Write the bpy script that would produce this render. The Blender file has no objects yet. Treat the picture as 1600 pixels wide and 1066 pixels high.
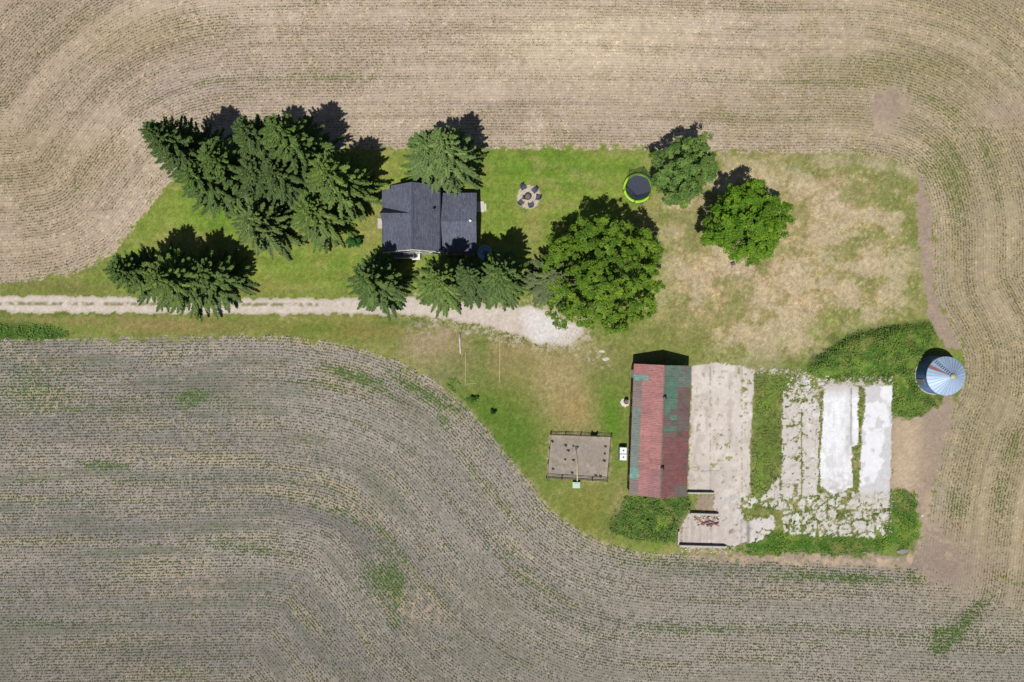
import bpy, math, random
import numpy as np
from mathutils import Vector, Matrix
R = math.radians
S = 11.0          # photograph pixels per metre on the ground
H = 97.0          # drone height in metres
sc = bpy.context.scene

# ------------------------------------------------------------ camera, sky, sun, exposure
cam_d = bpy.data.cameras.new('camera'); cam = bpy.data.objects.new('camera', cam_d)
sc.collection.objects.link(cam); sc.camera = cam
cam.location = (0, 0, H); cam.rotation_euler = (0, 0, 0)
cam_d.sensor_width = 36; cam_d.lens = 36 * S * H / 1600; cam_d.clip_end = 6000
SX, SY = 0.145, 0.445                     # shadow of a 1 m post: east, north
sun_dir = Vector((-SX, -SY, 1)).normalized()
elev = math.asin(sun_dir.z)
w = bpy.data.worlds.new('World'); sc.world = w; w.use_nodes = True
nt = w.node_tree; bg = nt.nodes['Background']
sky = nt.nodes.new('ShaderNodeTexSky'); sky.sky_type = 'NISHITA'; sky.sun_disc = False
sky.sun_elevation = elev; sky.sun_rotation = math.atan2(sun_dir.x, sun_dir.y)
nt.links.new(sky.outputs[0], bg.inputs[0]); bg.inputs[1].default_value = 0.05
sl = bpy.data.lights.new('sun', 'SUN'); sl.energy = 5.0; sl.angle = R(0.5); sl.color = (1, 0.965, 0.915)
so = bpy.data.objects.new('sun', sl); sc.collection.objects.link(so)
so.rotation_euler = sun_dir.to_track_quat('Z', 'Y').to_euler()
sc.view_settings.view_transform = 'Standard'; sc.view_settings.look = 'None'
sc.view_settings.exposure = 0.22; sc.view_settings.gamma = 1

# ------------------------------------------------------------ helpers
F = 0.6
def lin(c):
    c = np.asarray(c, float) / 255
    return np.where(c <= 0.04045, c / 12.92, ((c + 0.055) / 1.055) ** 2.4)
def alb(*c): return lin(c) * F
def P(px, py, z=0.0):
    k = (1 - z / H) / S
    return ((px - 800) * k, (533 - py) * k)
def tag(o, label=None, cat=None, group=None, kind=None):
    if label: o['label'] = label
    if cat: o['category'] = cat
    if group: o['group'] = group
    if kind: o['kind'] = kind
    return o
def empty(name, loc, rz=0, **kw):
    o = bpy.data.objects.new(name, None); sc.collection.objects.link(o)
    o.location = loc; o.rotation_euler = (0, 0, rz); o.empty_display_size = 0.3
    return tag(o, **kw)
def link(name, me, mat, parent=None, **kw):
    o = bpy.data.objects.new(name, me); sc.collection.objects.link(o)
    if mat is not None and not me.materials: me.materials.append(mat)
    if parent: o.parent = parent
    return tag(o, **kw)
class MB:
    def __init__(s): s.v = []; s.f = []; s.c = []
    def add(s, vs, fs, col=None):
        b = len(s.v); s.v += [tuple(p) for p in vs]; s.f += [tuple(i + b for i in f) for f in fs]
        s.c += [tuple(col) if col is not None else (1, 1, 1)] * len(vs)
    def box(s, x0, x1, y0, y1, z0, z1, col=None, M=None):
        vs = [Vector(p) for p in ((x0,y0,z0),(x1,y0,z0),(x1,y1,z0),(x0,y1,z0),(x0,y0,z1),(x1,y0,z1),(x1,y1,z1),(x0,y1,z1))]
        if M: vs = [M @ p for p in vs]
        s.add(vs, [(3,2,1,0),(4,5,6,7),(0,1,5,4),(1,2,6,5),(2,3,7,6),(3,0,4,7)], col)
    def tube(s, pts, rad, n=8, col=None, cap=True):
        if not hasattr(rad, '__len__'): rad = [rad] * len(pts)
        pts = [Vector(p) for p in pts]; vs = []; fs = []
        for i, p in enumerate(pts):
            d = (pts[min(i+1, len(pts)-1)] - pts[max(i-1, 0)]).normalized()
            a = d.orthogonal().normalized(); 
            if i and a.dot(pa) < 0: a = -a
            if i:
                a = (pa - d * pa.dot(d)).normalized()
            pa = a; b = d.cross(a)
            for k in range(n):
                t = 2 * math.pi * k / n; vs.append(p + (a * math.cos(t) + b * math.sin(t)) * rad[i])
        for i in range(len(pts) - 1):
            for k in range(n):
                k2 = (k + 1) % n; fs.append((i*n+k, i*n+k2, (i+1)*n+k2, (i+1)*n+k))
        if cap: fs.append(tuple(range(n))[::-1]); fs.append(tuple((len(pts)-1)*n + k for k in range(n)))
        s.add(vs, fs, col)
    def lathe(s, prof, n=24, cx=0, cy=0, col=None, cap=False):
        vs = []; fs = []
        for (r, z) in prof:
            for k in range(n):
                t = 2*math.pi*k/n; vs.append((cx + r*math.cos(t), cy + r*math.sin(t), z))
        for i in range(len(prof)-1):
            for k in range(n):
                k2 = (k+1) % n; fs.append((i*n+k, i*n+k2, (i+1)*n+k2, (i+1)*n+k))
        if cap: fs.append(tuple(range(n))[::-1]); fs.append(tuple((len(prof)-1)*n+k for k in range(n)))
        s.add(vs, fs, col)
    def slab(s, top, th, col=None):
        """polygon top (ccw from above) extruded down by th"""
        n = len(top); vs = [Vector(p) for p in top] + [Vector(p) - Vector((0,0,th)) for p in top]
        fs = [tuple(range(n)), tuple(range(2*n-1, n-1, -1))] + [(i, i+n, (i+1) % n + n, (i+1) % n) for i in range(n)]
        s.add(vs, fs, col)
    def build(s, name, mat, parent=None, smooth=False, **kw):
        me = bpy.data.meshes.new(name); me.from_pydata(s.v, [], s.f)
        a = me.color_attributes.new('Col', 'FLOAT_COLOR', 'POINT')
        a.data.foreach_set('color', np.c_[np.array(s.c, float), np.ones(len(s.c))].ravel().astype(np.float32))
        if smooth: me.polygons.foreach_set('use_smooth', [True]*len(me.polygons))
        me.update(); return link(name, me, mat, parent, **kw)
def np_mesh(name, V, Q, col=None, extra=None, smooth=False):
    me = bpy.data.meshes.new(name); n = Q.shape[1]
    me.vertices.add(len(V)); me.vertices.foreach_set('co', V.astype(np.float32).ravel())
    me.loops.add(Q.size); me.loops.foreach_set('vertex_index', Q.astype(np.int32).ravel())
    me.polygons.add(len(Q)); me.polygons.foreach_set('loop_start', np.arange(0, Q.size, n, dtype=np.int32))
    me.polygons.foreach_set('loop_total', np.full(len(Q), n, dtype=np.int32))
    if smooth: me.polygons.foreach_set('use_smooth', np.ones(len(Q), bool))
    if col is not None:
        a = me.color_attributes.new('Col', 'FLOAT_COLOR', 'POINT')
        a.data.foreach_set('color', np.c_[col, np.ones(len(col))].astype(np.float32).ravel())
    for k, arr in (extra or {}).items():
        a = me.attributes.new(k, 'FLOAT', 'POINT'); a.data.foreach_set('value', arr.astype(np.float32).ravel())
    me.update(calc_edges=True); me.validate(); return me
def leaf_quads(C, U, W, col):
    """C centres, U half-length vectors, W half-width vectors (n,3) -> kite shaped leaves"""
    n = len(C); V = np.stack([C - U, C + W * 1.0 + U * .1, C + U, C - W + U * .1], 1).reshape(-1, 3)
    return V, np.arange(4 * n).reshape(n, 4), np.repeat(col, 4, 0)

# --- materials
def mat_new(name):
    m = bpy.data.materials.new(name); m.use_nodes = True
    return m, m.node_tree, m.node_tree.nodes['Principled BSDF']
def N(t, typ, **kw):
    n = t.nodes.new(typ)
    for k, v in kw.items():
        if k.startswith('i_'): n.inputs[int(k[2:])].default_value = v
        else: setattr(n, k, v)
    return n
def noise(t, scale, detail=3, coord=None, rough=.55):
    n = N(t, 'ShaderNodeTexNoise'); n.inputs['Scale'].default_value = scale
    n.inputs['Detail'].default_value = detail; n.inputs['Roughness'].default_value = rough
    if coord is None:
        coord = N(t, 'ShaderNodeTexCoord').outputs['Object']
    t.links.new(coord, n.inputs['Vector']); return n
def vary(t, col_out, scales, lo=.8, hi=1.2):
    """multiply a colour by noise at several scales"""
    cur = col_out
    for sc_, a, b in scales:
        n = noise(t, sc_); mr = N(t, 'ShaderNodeMapRange')
        mr.inputs[1].default_value = .3; mr.inputs[2].default_value = .7; mr.inputs[3].default_value = a; mr.inputs[4].default_value = b
        t.links.new(n.outputs[0], mr.inputs[0])
        vm = N(t, 'ShaderNodeVectorMath', operation='SCALE')
        t.links.new(cur, vm.inputs[0]); t.links.new(mr.outputs[0], vm.inputs['Scale']); cur = vm.outputs[0]
    return cur
def attr_col(t, name='Col'):
    return N(t, 'ShaderNodeAttribute', attribute_name=name).outputs['Color']
def rgb(t, c):
    n = N(t, 'ShaderNodeRGB'); n.outputs[0].default_value = (*c, 1); return n.outputs[0]
def bump(t, b, h, strength, dist=.05):
    n = N(t, 'ShaderNodeBump'); n.inputs['Strength'].default_value = strength; n.inputs['Distance'].default_value = dist
    t.links.new(h, n.inputs['Height']); t.links.new(n.outputs[0], b.inputs['Normal'])
def M_attr(name, scales=((3, .85, 1.15),), rough=.95, bstr=0, bscale=6, spec=.2):
    m, t, b = mat_new(name); c = vary(t, attr_col(t), scales)
    t.links.new(c, b.inputs['Base Color']); b.inputs['Roughness'].default_value = rough
    b.inputs['Specular IOR Level'].default_value = spec
    if bstr: bump(t, b, noise(t, bscale, 4).outputs[0], bstr)
    return m
def M_col(name, c, scales=((3, .85, 1.15),), rough=.7, metal=0, spec=.4, bstr=0, bscale=8):
    m, t, b = mat_new(name); t.links.new(vary(t, rgb(t, c), scales), b.inputs['Base Color'])
    b.inputs['Roughness'].default_value = rough; b.inputs['Metallic'].default_value = metal
    b.inputs['Specular IOR Level'].default_value = spec
    if bstr: bump(t, b, noise(t, bscale, 4).outputs[0], bstr)
    return m
def M_leaf(name, trans=.3):
    m, t, b = mat_new(name); c = vary(t, attr_col(t), ((1.2, .8, 1.2),))
    t.links.new(c, b.inputs['Base Color']); b.inputs['Roughness'].default_value = .6
    b.inputs['Specular IOR Level'].default_value = .25
    tr = N(t, 'ShaderNodeBsdfTranslucent'); t.links.new(c, tr.inputs[0])
    mx = N(t, 'ShaderNodeMixShader'); mx.inputs[0].default_value = trans
    t.links.new(b.outputs[0], mx.inputs[1]); t.links.new(tr.outputs[0], mx.inputs[2])
    t.links.new(mx.outputs[0], t.nodes['Material Output'].inputs[0]); return m

# ------------------------------------------------------------ numpy noise / masks
rng = np.random.default_rng(7)
def vnoise(x, y, seed):
    g = np.random.default_rng(seed).random((256, 256))
    xi = np.floor(x).astype(int); yi = np.floor(y).astype(int); fx = x - xi; fy = y - yi
    fx = fx*fx*(3-2*fx); fy = fy*fy*(3-2*fy)
    a = g[xi % 256, yi % 256]; b = g[(xi+1) % 256, yi % 256]; c = g[xi % 256, (yi+1) % 256]; d = g[(xi+1) % 256, (yi+1) % 256]
    return (a*(1-fx)+b*fx)*(1-fy)+(c*(1-fx)+d*fx)*fy
def fbm(x, y, seed, o=4):
    s = 0; a = .5; t = 0
    for i in range(o): s = s + a*vnoise(x*2**i + 17*i, y*2**i + 31*i, seed+i); t += a; a *= .55
    return s / t
def inpoly(x, y, poly):
    r = np.zeros(x.shape, bool); n = len(poly); px0 = min(p[0] for p in poly); px1 = max(p[0] for p in poly)
    py0 = min(p[1] for p in poly); py1 = max(p[1] for p in poly)
    w = (x >= px0) & (x <= px1) & (y >= py0) & (y <= py1); xs = x[w]; ys = y[w]; rr = np.zeros(xs.shape, bool)
    for i in range(n):
        x0, y0 = poly[i]; x1, y1 = poly[(i+1) % n]
        if y0 == y1: continue
        c = (ys < y0) != (ys < y1)
        rr ^= c & (xs < (x1-x0)*(ys-y0)/(y1-y0) + x0)
    r[w] = rr; return r
def blur(m, r):
    m = m.astype(np.float32)
    for _ in range(3):
        for ax in (0, 1):
            p = [(0, 0), (0, 0)]; p[ax] = (r+1, r)
            c = np.cumsum(np.pad(m, p, mode='edge'), axis=ax)
            m = (c[2*r+1:, :] - c[:-2*r-1, :])/(2*r+1) if ax == 0 else (c[:, 2*r+1:] - c[:, :-2*r-1])/(2*r+1)
    return m
def smooth_path(pts, per=8):
    out = []; n = len(pts)
    for i in range(n-1):
        p0 = np.array(pts[max(i-1, 0)], float); p1 = np.array(pts[i], float); p2 = np.array(pts[i+1], float); p3 = np.array(pts[min(i+2, n-1)], float)
        for k in range(per):
            t = k/per; out.append(.5*((2*p1)+(-p0+p2)*t+(2*p0-5*p1+4*p2-p3)*t*t+(-p0+3*p1-3*p2+p3)*t**3))
    out.append(np.array(pts[-1], float)); return np.array(out)

# ------------------------------------------------------------ ground grid
CELL = 0.16
nx, ny = 1060, 760
gx = (np.arange(nx+1) - nx/2)*CELL; gy = (np.arange(ny+1) - ny/2)*CELL
X, Y = np.meshgrid(gx, gy)                         # vertices [iy, ix]
jx = (rng.random(X.shape)-.5)*CELL*.55; jy = (rng.random(X.shape)-.5)*CELL*.55
X = X + jx; Y = Y + jy
PX = 800 + X*S; PY = 533 - Y*S
wx = (fbm(PX/9, PY/9, 11, 3)-.5)*9; wy = (fbm(PX/9, PY/9, 23, 3)-.5)*9
WX = PX + wx; WY = PY + wy
def mask(poly, warp=1.0): return inpoly(PX + wx*warp, PY + wy*warp, poly)

guideN = [(-300,446),(0,443),(60,439),(110,430),(160,408),(195,378),(235,325),(262,290),(290,262),(330,243),(390,236),(600,234),(760,233),(1020,236),(1200,241),(1300,240),(1370,245),(1415,260),(1440,290),(1456,350),(1457,430),(1466,480),(1488,520),(1506,560),(1503,605),(1487,640),(1470,700),(1456,760),(1447,830),(1440,900)]
guideS = [(-300,532),(0,530),(200,527),(400,524),(480,529),(560,543),(630,568),(690,603),(740,648),(790,707),(830,757),(870,802),(930,842),(1000,862),(1100,868),(1250,872),(1400,880),(1560,888),(1800,890),(2000,890)]
gN = smooth_path(guideN); gS = smooth_path(guideS)
yard = [tuple(p) for p in gN if p[1] < 884] + [tuple(p) for p in gS[::-1] if p[0] < 1440]
def dist_to(path, ax, ay):
    """distance in metres from points to polyline"""
    sh = ax.shape; ax = ax.ravel().astype(np.float32); ay = ay.ravel().astype(np.float32); best = np.full(ax.shape, 1e9, np.float32)
    for i in range(len(path)-1):
        x0, y0 = path[i]; dx, dy = path[i+1]-path[i]; L = dx*dx+dy*dy+1e-9
        t = np.clip(((ax-x0)*dx+(ay-y0)*dy)/L, 0, 1)
        d = (ax-x0-t*dx)**2+(ay-y0-t*dy)**2; np.minimum(best, d, out=best)
    return np.sqrt(best).reshape(sh)/S
st = 3
cy_i = np.arange(0, ny+1+st, st).clip(max=ny); cx_i = np.arange(0, nx+1+st, st).clip(max=nx)
yard_m = mask(yard, .8)
nzw = fbm(PX/40, PY/40, 9, 3)
isN = (PY < 440) | ((PX > 1440) & (PY < 905 + (PX-1440)*.35 + (nzw-.5)*30))
phN = dist_to(gN, PX, PY); phS = dist_to(gS, PX, PY)
phase = np.where(isN, phN, phS)

# category per vertex, then per cell
CAT = np.where(isN, 0, 1)
blob0 = 1-2*np.exp(-((PX-1480)/40)**2-((PY-880)/28)**2)
CAT[yard_m] = 2
rag = fbm(PX/5, PY/5, 71, 3)
CAT[(~yard_m) & (phase < .9) & (rag > .52+.16*phase)] = 2
bare_polys = [
 [(1433,262),(1442,287),(1457,345),(1457,430),(1466,480),(1504,545),(1478,545),(1452,500),(1441,430),(1433,350)],
 [(1482,622),(1492,636),(1472,700),(1457,760),(1450,810),(1480,838),(1520,862),(1535,890),(1515,925),(1470,918),(1428,890),(1250,880),(1150,876),(1080,874),(1090,868),(1250,868),(1425,870),(1441,840),(1436,790),(1432,765),(1390,765),(1393,655),(1440,650)],
 [(1365,145),(1395,140),(1425,160),(1400,185),(1390,212),(1370,210),(1362,180)],
]
for qi, q in enumerate(bare_polys): CAT[mask(q, (1.0, 2.4, 2.0)[qi])] = 5
CAT[(CAT == 5) & (PY > 838) & (PX > 1440) & (fbm(PX/22, PY/12, 777, 3) < .50+.25*blob0)] = 1
drive = [(-120,462),(120,463),(330,466),(480,466),(530,466),(640,463),(660,470),(760,478),(830,480),(862,486),(880,503),(912,508),(908,530),(885,540),(860,536),(838,540),(822,527),(790,520),(760,508),(690,498),(640,492),(420,491),(200,490),(0,488),(-120,488)]
CAT[mask(drive, 1.1)] = 3
CAT[(CAT == 3) & (rag > .66) & (PX > 640) & (PY > 505)] = 2
CAT[(CAT == 2) & (rag > .66) & mask([(640,455),(860,470),(925,500),(925,530),(860,548),(780,535),(640,500)], 1.5)] = 3
slabs = {
 'A': [(1081,572),(1100,568),(1135,567),(1160,573),(1178,578),(1176,640),(1172,700),(1172,770),(1158,782),(1154,832),(1116,832),(1116,772),(1075,768)],
 'B': [(1222,612),(1240,608),(1252,590),(1264,592),(1270,612),(1281,640),(1280,690),(1276,775),(1190,778),(1222,740)],
 'C': [(1288,602),(1312,600),(1326,598),(1341,604),(1341,690),(1331,700),(1332,762),(1305,775),(1280,758),(1284,690)],
 'D': [(1353,604),(1394,602),(1393,690),(1391,770),(1343,772),(1346,690),(1350,640)],
 'E': [(1155,778),(1230,778),(1300,770),(1391,768),(1389,812),(1386,840),(1300,838),(1225,834),(1221,812),(1226,798),(1165,797)],
 'F': [(1060,826),(1078,800),(1118,800),(1118,770),(1150,772),(1160,800),(1208,806),(1210,826),(1190,845),(1150,852),(1062,851)],
}
weed_strip = [(1180,580),(1225,580),(1250,580),(1248,600),(1222,612),(1222,738),(1190,778),(1170,776),(1173,700),(1177,640)]
CON = {}
for i, k in enumerate('ABCDEF'):
    m = mask(slabs[k], .7); CAT[m] = 10 + i
# cracks
def cracks(m, scale, width, seed, sx=1.0):
    pts = np.random.default_rng(seed); ix, iy = np.where(m)
    if len(ix) == 0: return np.zeros(m.shape, bool)
    x = (PX[ix, iy]+wx[ix,iy]*1.2)/scale*sx; y = (PY[ix, iy]+wy[ix,iy]*1.2)/scale; g = pts.random((64, 64, 2))
    xi = np.floor(x).astype(int); yi = np.floor(y).astype(int); d = []
    for a in (-1, 0, 1):
        for b in (-1, 0, 1):
            gg = g[(xi+a) % 64, (yi+b) % 64]; d.append(np.hypot(xi+a+gg[:, 0]-x, yi+b+gg[:, 1]-y))
    d = np.sort(np.array(d), 0); r = np.zeros(m.shape, bool); r[ix, iy] = (d[1]-d[0]) < width/scale; return r
nz = fbm(PX/18, PY/18, 61, 3); nz2 = fbm(PX/5, PY/5, 71, 3)
mE = CAT == 14; CAT[mE & cracks(mE, 19, 2.5, 5) & (nz2 > .26) & ((PX < 1325) | (PY > 796))] = 2
CAT[mE & cracks(mE, 36, 1.3, 25) & (PX >= 1315)] = 2
CAT[(CAT == 14) & (np.abs(PY-797+wy*.4) < 1.6) & (nz2 > .38)] = 2
CAT[(CAT == 14) & (nz2 > .66) & (PX < 1330)] = 2
CAT[(CAT == 14) & (nz < .36) & (PX < 1330)] = 2
mB = CAT == 11; CAT[mB & cracks(mB, 38, 1.1, 6) & (PX < 1256)] = 2
CAT[(CAT == 11) & (nz2 > .70)] = 2
CAT[(CAT == 11) & (PY < 628) & (nz2 > .47)] = 2
CAT[(CAT == 11) & (np.abs(PX-1252.5+wx*.3) < 1.2) & (PY > 640)] = 2
mA = CAT == 10; CAT[mA & (nz2 > .76) & (np.abs(PX-1140) < 30)] = 2
CAT[mA & (nz2 > .66) & (np.abs(PX-1138) < 22) & (PY > 690) & (PY < 728)] = 2
CAT[mA & (nz2 > .65) & (np.abs(PX-1168) < 10) & (PY < 640)] = 2
mF = CAT == 15; CAT[mF & cracks(mF, 34, 1.5, 9) & (PX > 1180)] = 2
CAT[mF & (nz2 > .70)] = 5
CAT[mask([(1158,796),(1200,793),(1208,805),(1185,809),(1170,818),(1160,812)], 1.5)] = 2
CAT[mask([(1091,776),(1116,776),(1115,797),(1086,797)], .8)] = 5
pen = [(860,677.5),(954.5,681),(948.5,750.5),(854,745)]
CAT[mask(pen, .15)] = 6
fire = (826.3, 308.2)
CAT[(np.hypot(PX-fire[0]+wx*.2, PY-fire[1]+wy*.2) < 18.5)] = 7
# stony scatter of pad edge into grass
CAT[(CAT == 2) & (nz2 > .64) & mask([(855,535),(905,505),(945,560),(960,580),(930,575),(880,548)], 1)] = 3
CAT[(CAT == 2) & (nz2 > .60) & mask([(1180,577),(1255,577),(1255,584),(1180,584)], 1)] = 10
CAT[(CAT == 2) & (nz2 > .58) & mask([(1228,590),(1290,585),(1300,604),(1240,625)], 1)] = 11
CAT[(CAT == 2) & (nz2 > .56) & mask([(1285,592),(1395,590),(1395,606),(1285,608)], 1)] = 12
CAT[(CAT == 2) & (nz2 > .58) & mask([(640,505),(700,500),(705,530),(660,540),(630,535)], 1)] = 5
CAT[(CAT == 2) & (nz2 > .62) & mask([(1070,853),(1140,853),(1130,862),(1075,862)], 1)] = 3

# ---- colours (display sRGB -> albedo)
fine = rng.random(X.shape)
n40 = fbm(PX/70, PY/70, 101, 4); n12 = fbm(PX/22, PY/22, 111, 4); n4 = fbm(PX/6, PY/6, 121, 3)
def ramp(v, a, b): return np.clip((v-a)/(b-a), 0, 1)
def mixc(C, col, m): return C*(1-m[..., None]) + np.asarray(col)*m[..., None]
def blob(cx, cy, rx, ry, ang=0, pw=1.0):
    a = R(ang); dx = PX+wx*2-cx; dy = PY+wy*2-cy; u = (dx*math.cos(a)+dy*math.sin(a))/rx; v = (-dx*math.sin(a)+dy*math.cos(a))/ry
    return np.exp(-(u*u+v*v)**pw)
C = np.zeros(X.shape+(3,)); CR = np.zeros(X.shape)      # colour and crop density
# north / east field
band = fbm(phase/1.6, (PX+PY*.6)/150, 131, 4); band2 = fbm(phase/4.5, (PX+PY*.4)/260, 141, 3)
c = np.ones(X.shape+(3,))*alb(186,169,151)
c = mixc(c, alb(202,185,166), ramp(n40, .5, .75)*.8)
c = mixc(c, alb(214,196,170), blob(930, 60, 200, 60)*.9)
c = mixc(c, alb(176,158,132), ramp(n12, .5, .75)*.5)
c = mixc(c, alb(165,148,112), (blob(210, 60, 110, 50)+blob(60, 250, 130, 60)).clip(0, 1)*.6)
c = mixc(c, alb(160,145,138), blob(300, 130, 150, 40)*.5)
c = mixc(c, alb(150,140,100), ramp(PX, 1120, 1500)*.6)
c = mixc(c, alb(178,160,128), ramp(n12, .55, .7)*ramp(PX, 1100, 1300)*.6)
c = mixc(c, alb(158,142,118), ramp(PX, 250, 50)*.5)  # vignette-like light falloff toward the left, put into the soil colour
c = mixc(c, alb(164,146,128), ramp(band, .54, .72)*.4); c = mixc(c, alb(198,180,156), ramp(band, .44, .3)*.35)
c = mixc(c, alb(146,136,96), (blob(1380,105,160,26)+blob(1200,175,260,40)*.5+blob(1500,500,60,300)*.4+blob(1570,700,50,200)*.5).clip(0,1)*.5)
# south field
d = np.ones(X.shape+(3,))*alb(158,150,141)
d = mixc(d, alb(139,134,129), ramp(band2, .42, .6)*.85)
d = mixc(d, alb(164,152,134), ramp(n12, .55, .75)*.5)
d = mixc(d, alb(178,161,140), ramp(band, .56, .72)*.6); d = mixc(d, alb(112,116,96), ramp(band, .44, .30)*.6)
d = mixc(d, alb(124,120,117), (blob(520,820,130,18,18)+blob(590,850,60,14,25)+blob(150,640,140,26,-5)+blob(300,1020,240,26,0)+blob(120,830,160,14,0)).clip(0,1)*.6)
d = mixc(d, alb(166,158,152), (blob(720,830,90,40,45)+blob(940,900,120,30,25)+blob(560,660,120,26,20)+blob(1180,960,160,30,0)).clip(0,1)*.5)
d = mixc(d, alb(158,150,138), ramp(PX, 500, 1000)*.5)
d = mixc(d, alb(118,112,104), ramp(PY, 850, 1066)*ramp(PX, 900, 300)*.45)  # lower left corner darkened like a vignette, light falloff painted in the soil
for (bx, by, rx, ry, an, st_) in [(635,942,55,22,20,.8),(60,560,50,9,8,.6),(290,915,60,22,0,.5),(60,635,60,12,-5,.5),(530,790,60,9,20,.6),(810,855,40,9,40,.6),(1230,920,90,22,0,.4),(170,760,50,12,0,.4)]:
    d = mixc(d, alb(186,166,140), blob(bx, by, rx, ry, an)*st_*ramp(n4, .35, .65))
swt = blur(isN, 22)*(PX > 1250)+isN*(PX <= 1250); f = c*swt[..., None]+d*(1-swt[..., None])
f = mixc(f, alb(188,170,148), np.exp(-(phase/.7)**2)*.6*ramp(n4, .3, .6))
for mm, a_ in ((10.2, .35), (20.4, .3), (30.6, .3), (40.8, .25)):
    f = mixc(f, alb(124,118,88), np.exp(-((phase-mm)/.35)**2)*a_*.7*ramp(fbm(PX/50, PY/50, 171, 2), .4, .6))
    f = mixc(f, alb(132,118,106), np.exp(-((np.abs(phase-mm+4.6)-.95)/.22)**2)*a_*.8)
f = f*(.90+.20*fine[..., None])*(.90+.20*n4[..., None])
straw = (fine > .955) & (n12 > .40); f[straw] = f[straw]*np.array([1.42,1.34,1.2])
# crop density
cr = .52 + np.exp(-((phase-10.2)/.4)**2)*.3 + np.exp(-((phase-20.4)/.4)**2)*.25 + 1.1*(band-.5) + .35*(n12-.5)
cr = np.where(isN, cr - .10 - .3*ramp(n40, .5, .7) - .25*blob(930,60,260,90), cr + .04)
for (bx, by, rx, ry, an, st_) in [(1470,265,45,45,45,.9),(1400,100,140,16,0,.5),(1545,230,18,40,0,.6),(1110,118,90,10,0,.3),(1475,180,70,12,45,.5),
    (330,128,60,7,-20,.5),(520,122,90,6,0,.4),(360,25,160,8,-8,.5),(850,70,120,10,0,.4),(1500,790,22,22,0,.9),(1560,770,14,40,0,.9),(1570,690,18,25,0,.6),(1380,130,40,8,0,.4),
    (305,620,34,12,0,1.6),(40,600,80,45,0,.5),(165,727,42,7,5,1.3),(650,608,45,10,30,1.1),(560,590,60,8,20,.6),(705,632,30,8,35,.9),(600,905,35,26,20,1.2),(620,935,12,45,0,.8),(380,855,60,10,5,.7),
    (80,975,70,6,0,.7),(100,785,300,5,0,.3),(1430,900,16,14,20,2.0),(1330,903,90,8,0,1.0),(1150,885,160,14,2,.6),(1510,970,60,14,-45,1.2),(1590,910,50,4,20,1.6),(790,690,40,6,50,.5),(1070,985,120,6,0,.5),(1470,1000,14,22,0,1.2),
    (560,590,50,7,14,.8),(610,620,50,6,24,.7),(480,600,60,7,8,.5),(690,655,22,8,60,.9),(760,760,60,5,48,.5),(640,800,70,5,42,.5),(520,800,60,6,20,.6),(840,900,80,5,38,.5),(1300,905,120,6,2,.5),(1200,180,200,10,0,.2),(1590,620,8,60,0,.6),(1495,330,14,60,0,.5),(1520,450,10,80,0,.3),(730,760,30,6,45,.4),(870,960,100,7,25,.4)]:
    cr = cr + blob(bx, by, rx, ry, an)*st_
barem = np.zeros(X.shape)
for q in bare_polys: barem = np.maximum(barem, blur(mask(q, 1.6), 4))
barem = np.maximum(barem, blob(1490, 880, 90, 50)*.85); barem = np.maximum(barem, blob(1385, 180, 28, 38)*.9); barem = np.maximum(barem, blob(1570, 170, 45, 30)*.8)
cr = cr*(1-barem.clip(0, 1)); CR = cr.clip(0, 2.2)
f = mixc(f, np.where((PY > 700)[..., None], alb(156,140,126), alb(172,155,138)), barem*.75)
grn = (cr-.85).clip(0, 1)*.75
f = mixc(f, alb(98,116,56), grn*ramp(n4, .25, .55))
FIELD = f
# grass
g = np.ones(X.shape+(3,))*alb(124,132,68)
yardlawn = blur(mask([(262,290),(330,243),(600,234),(1030,236),(1032,330),(1035,480),(860,480),(640,462),(330,462),(150,460),(190,385)], 0), 10)
g = mixc(g, alb(132,148,66), yardlawn)
g = mixc(g, alb(120,142,58), yardlawn*ramp(n40, .45, .7))
g = mixc(g, alb(146,146,74), yardlawn*ramp(n12, .52, .75)*.6)
for (bx, by, rx, ry) in [(585,345,18,40),(740,260,20,20),(835,360,12,40),(600,440,40,14),(1010,350,22,50),(830,320,30,10),(300,375,60,14),(260,440,60,10)]:
    g = mixc(g, alb(158,146,92), blob(bx, by, rx, ry)*.65)
for (bx, by, rx, ry) in [(760,250,60,18),(910,275,28,30),(340,330,60,30),(815,268,26,16),(990,260,60,14),(860,250,40,30),(400,350,40,20)]:
    g = mixc(g, alb(104,140,46), blob(bx, by, rx, ry)*.7)
g = mixc(g, alb(156,152,92), ramp(fbm(PX/30, PY/16, 921, 4), .52, .7)*.5)
g = mixc(g, alb(96,126,44), ramp(fbm(PX/20, PY/20, 931, 4), .55, .7)*.35)
past = blur(mask([(1030,240),(1437,250),(1440,500),(1380,510),(1300,540),(1255,575),(1160,575),(1120,560),(1060,530),(1010,505),(1035,470)], 0), 12)
pc = np.ones(X.shape+(3,))*alb(172,154,112)
pc = mixc(pc, alb(190,168,130), ramp(n12, .5, .7)*.6); pc = mixc(pc, alb(138,138,84), ramp(n40, .48, .7)*.7)
pc = mixc(pc, alb(184,170,120), ramp(n4, .55, .75)*.5)
for (bx, by, rx, ry) in [(1395,275,50,18),(1395,312,34,30),(1350,440,26,14),(1370,490,50,12),(1400,420,16,40),(1200,300,26,16),(1120,300,20,30),(1080,470,26,10),(1420,320,22,34),(1430,380,10,60),(1415,450,26,24),(1320,490,34,14),(1330,262,60,7),(1180,560,70,24),(1060,540,60,22),(1300,400,12,24),(1265,270,30,12),(1340,370,30,14),(1160,310,30,30)]:
    pc = mixc(pc, alb(112,128,62), blob(bx, by, rx, ry)*.85)
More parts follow.
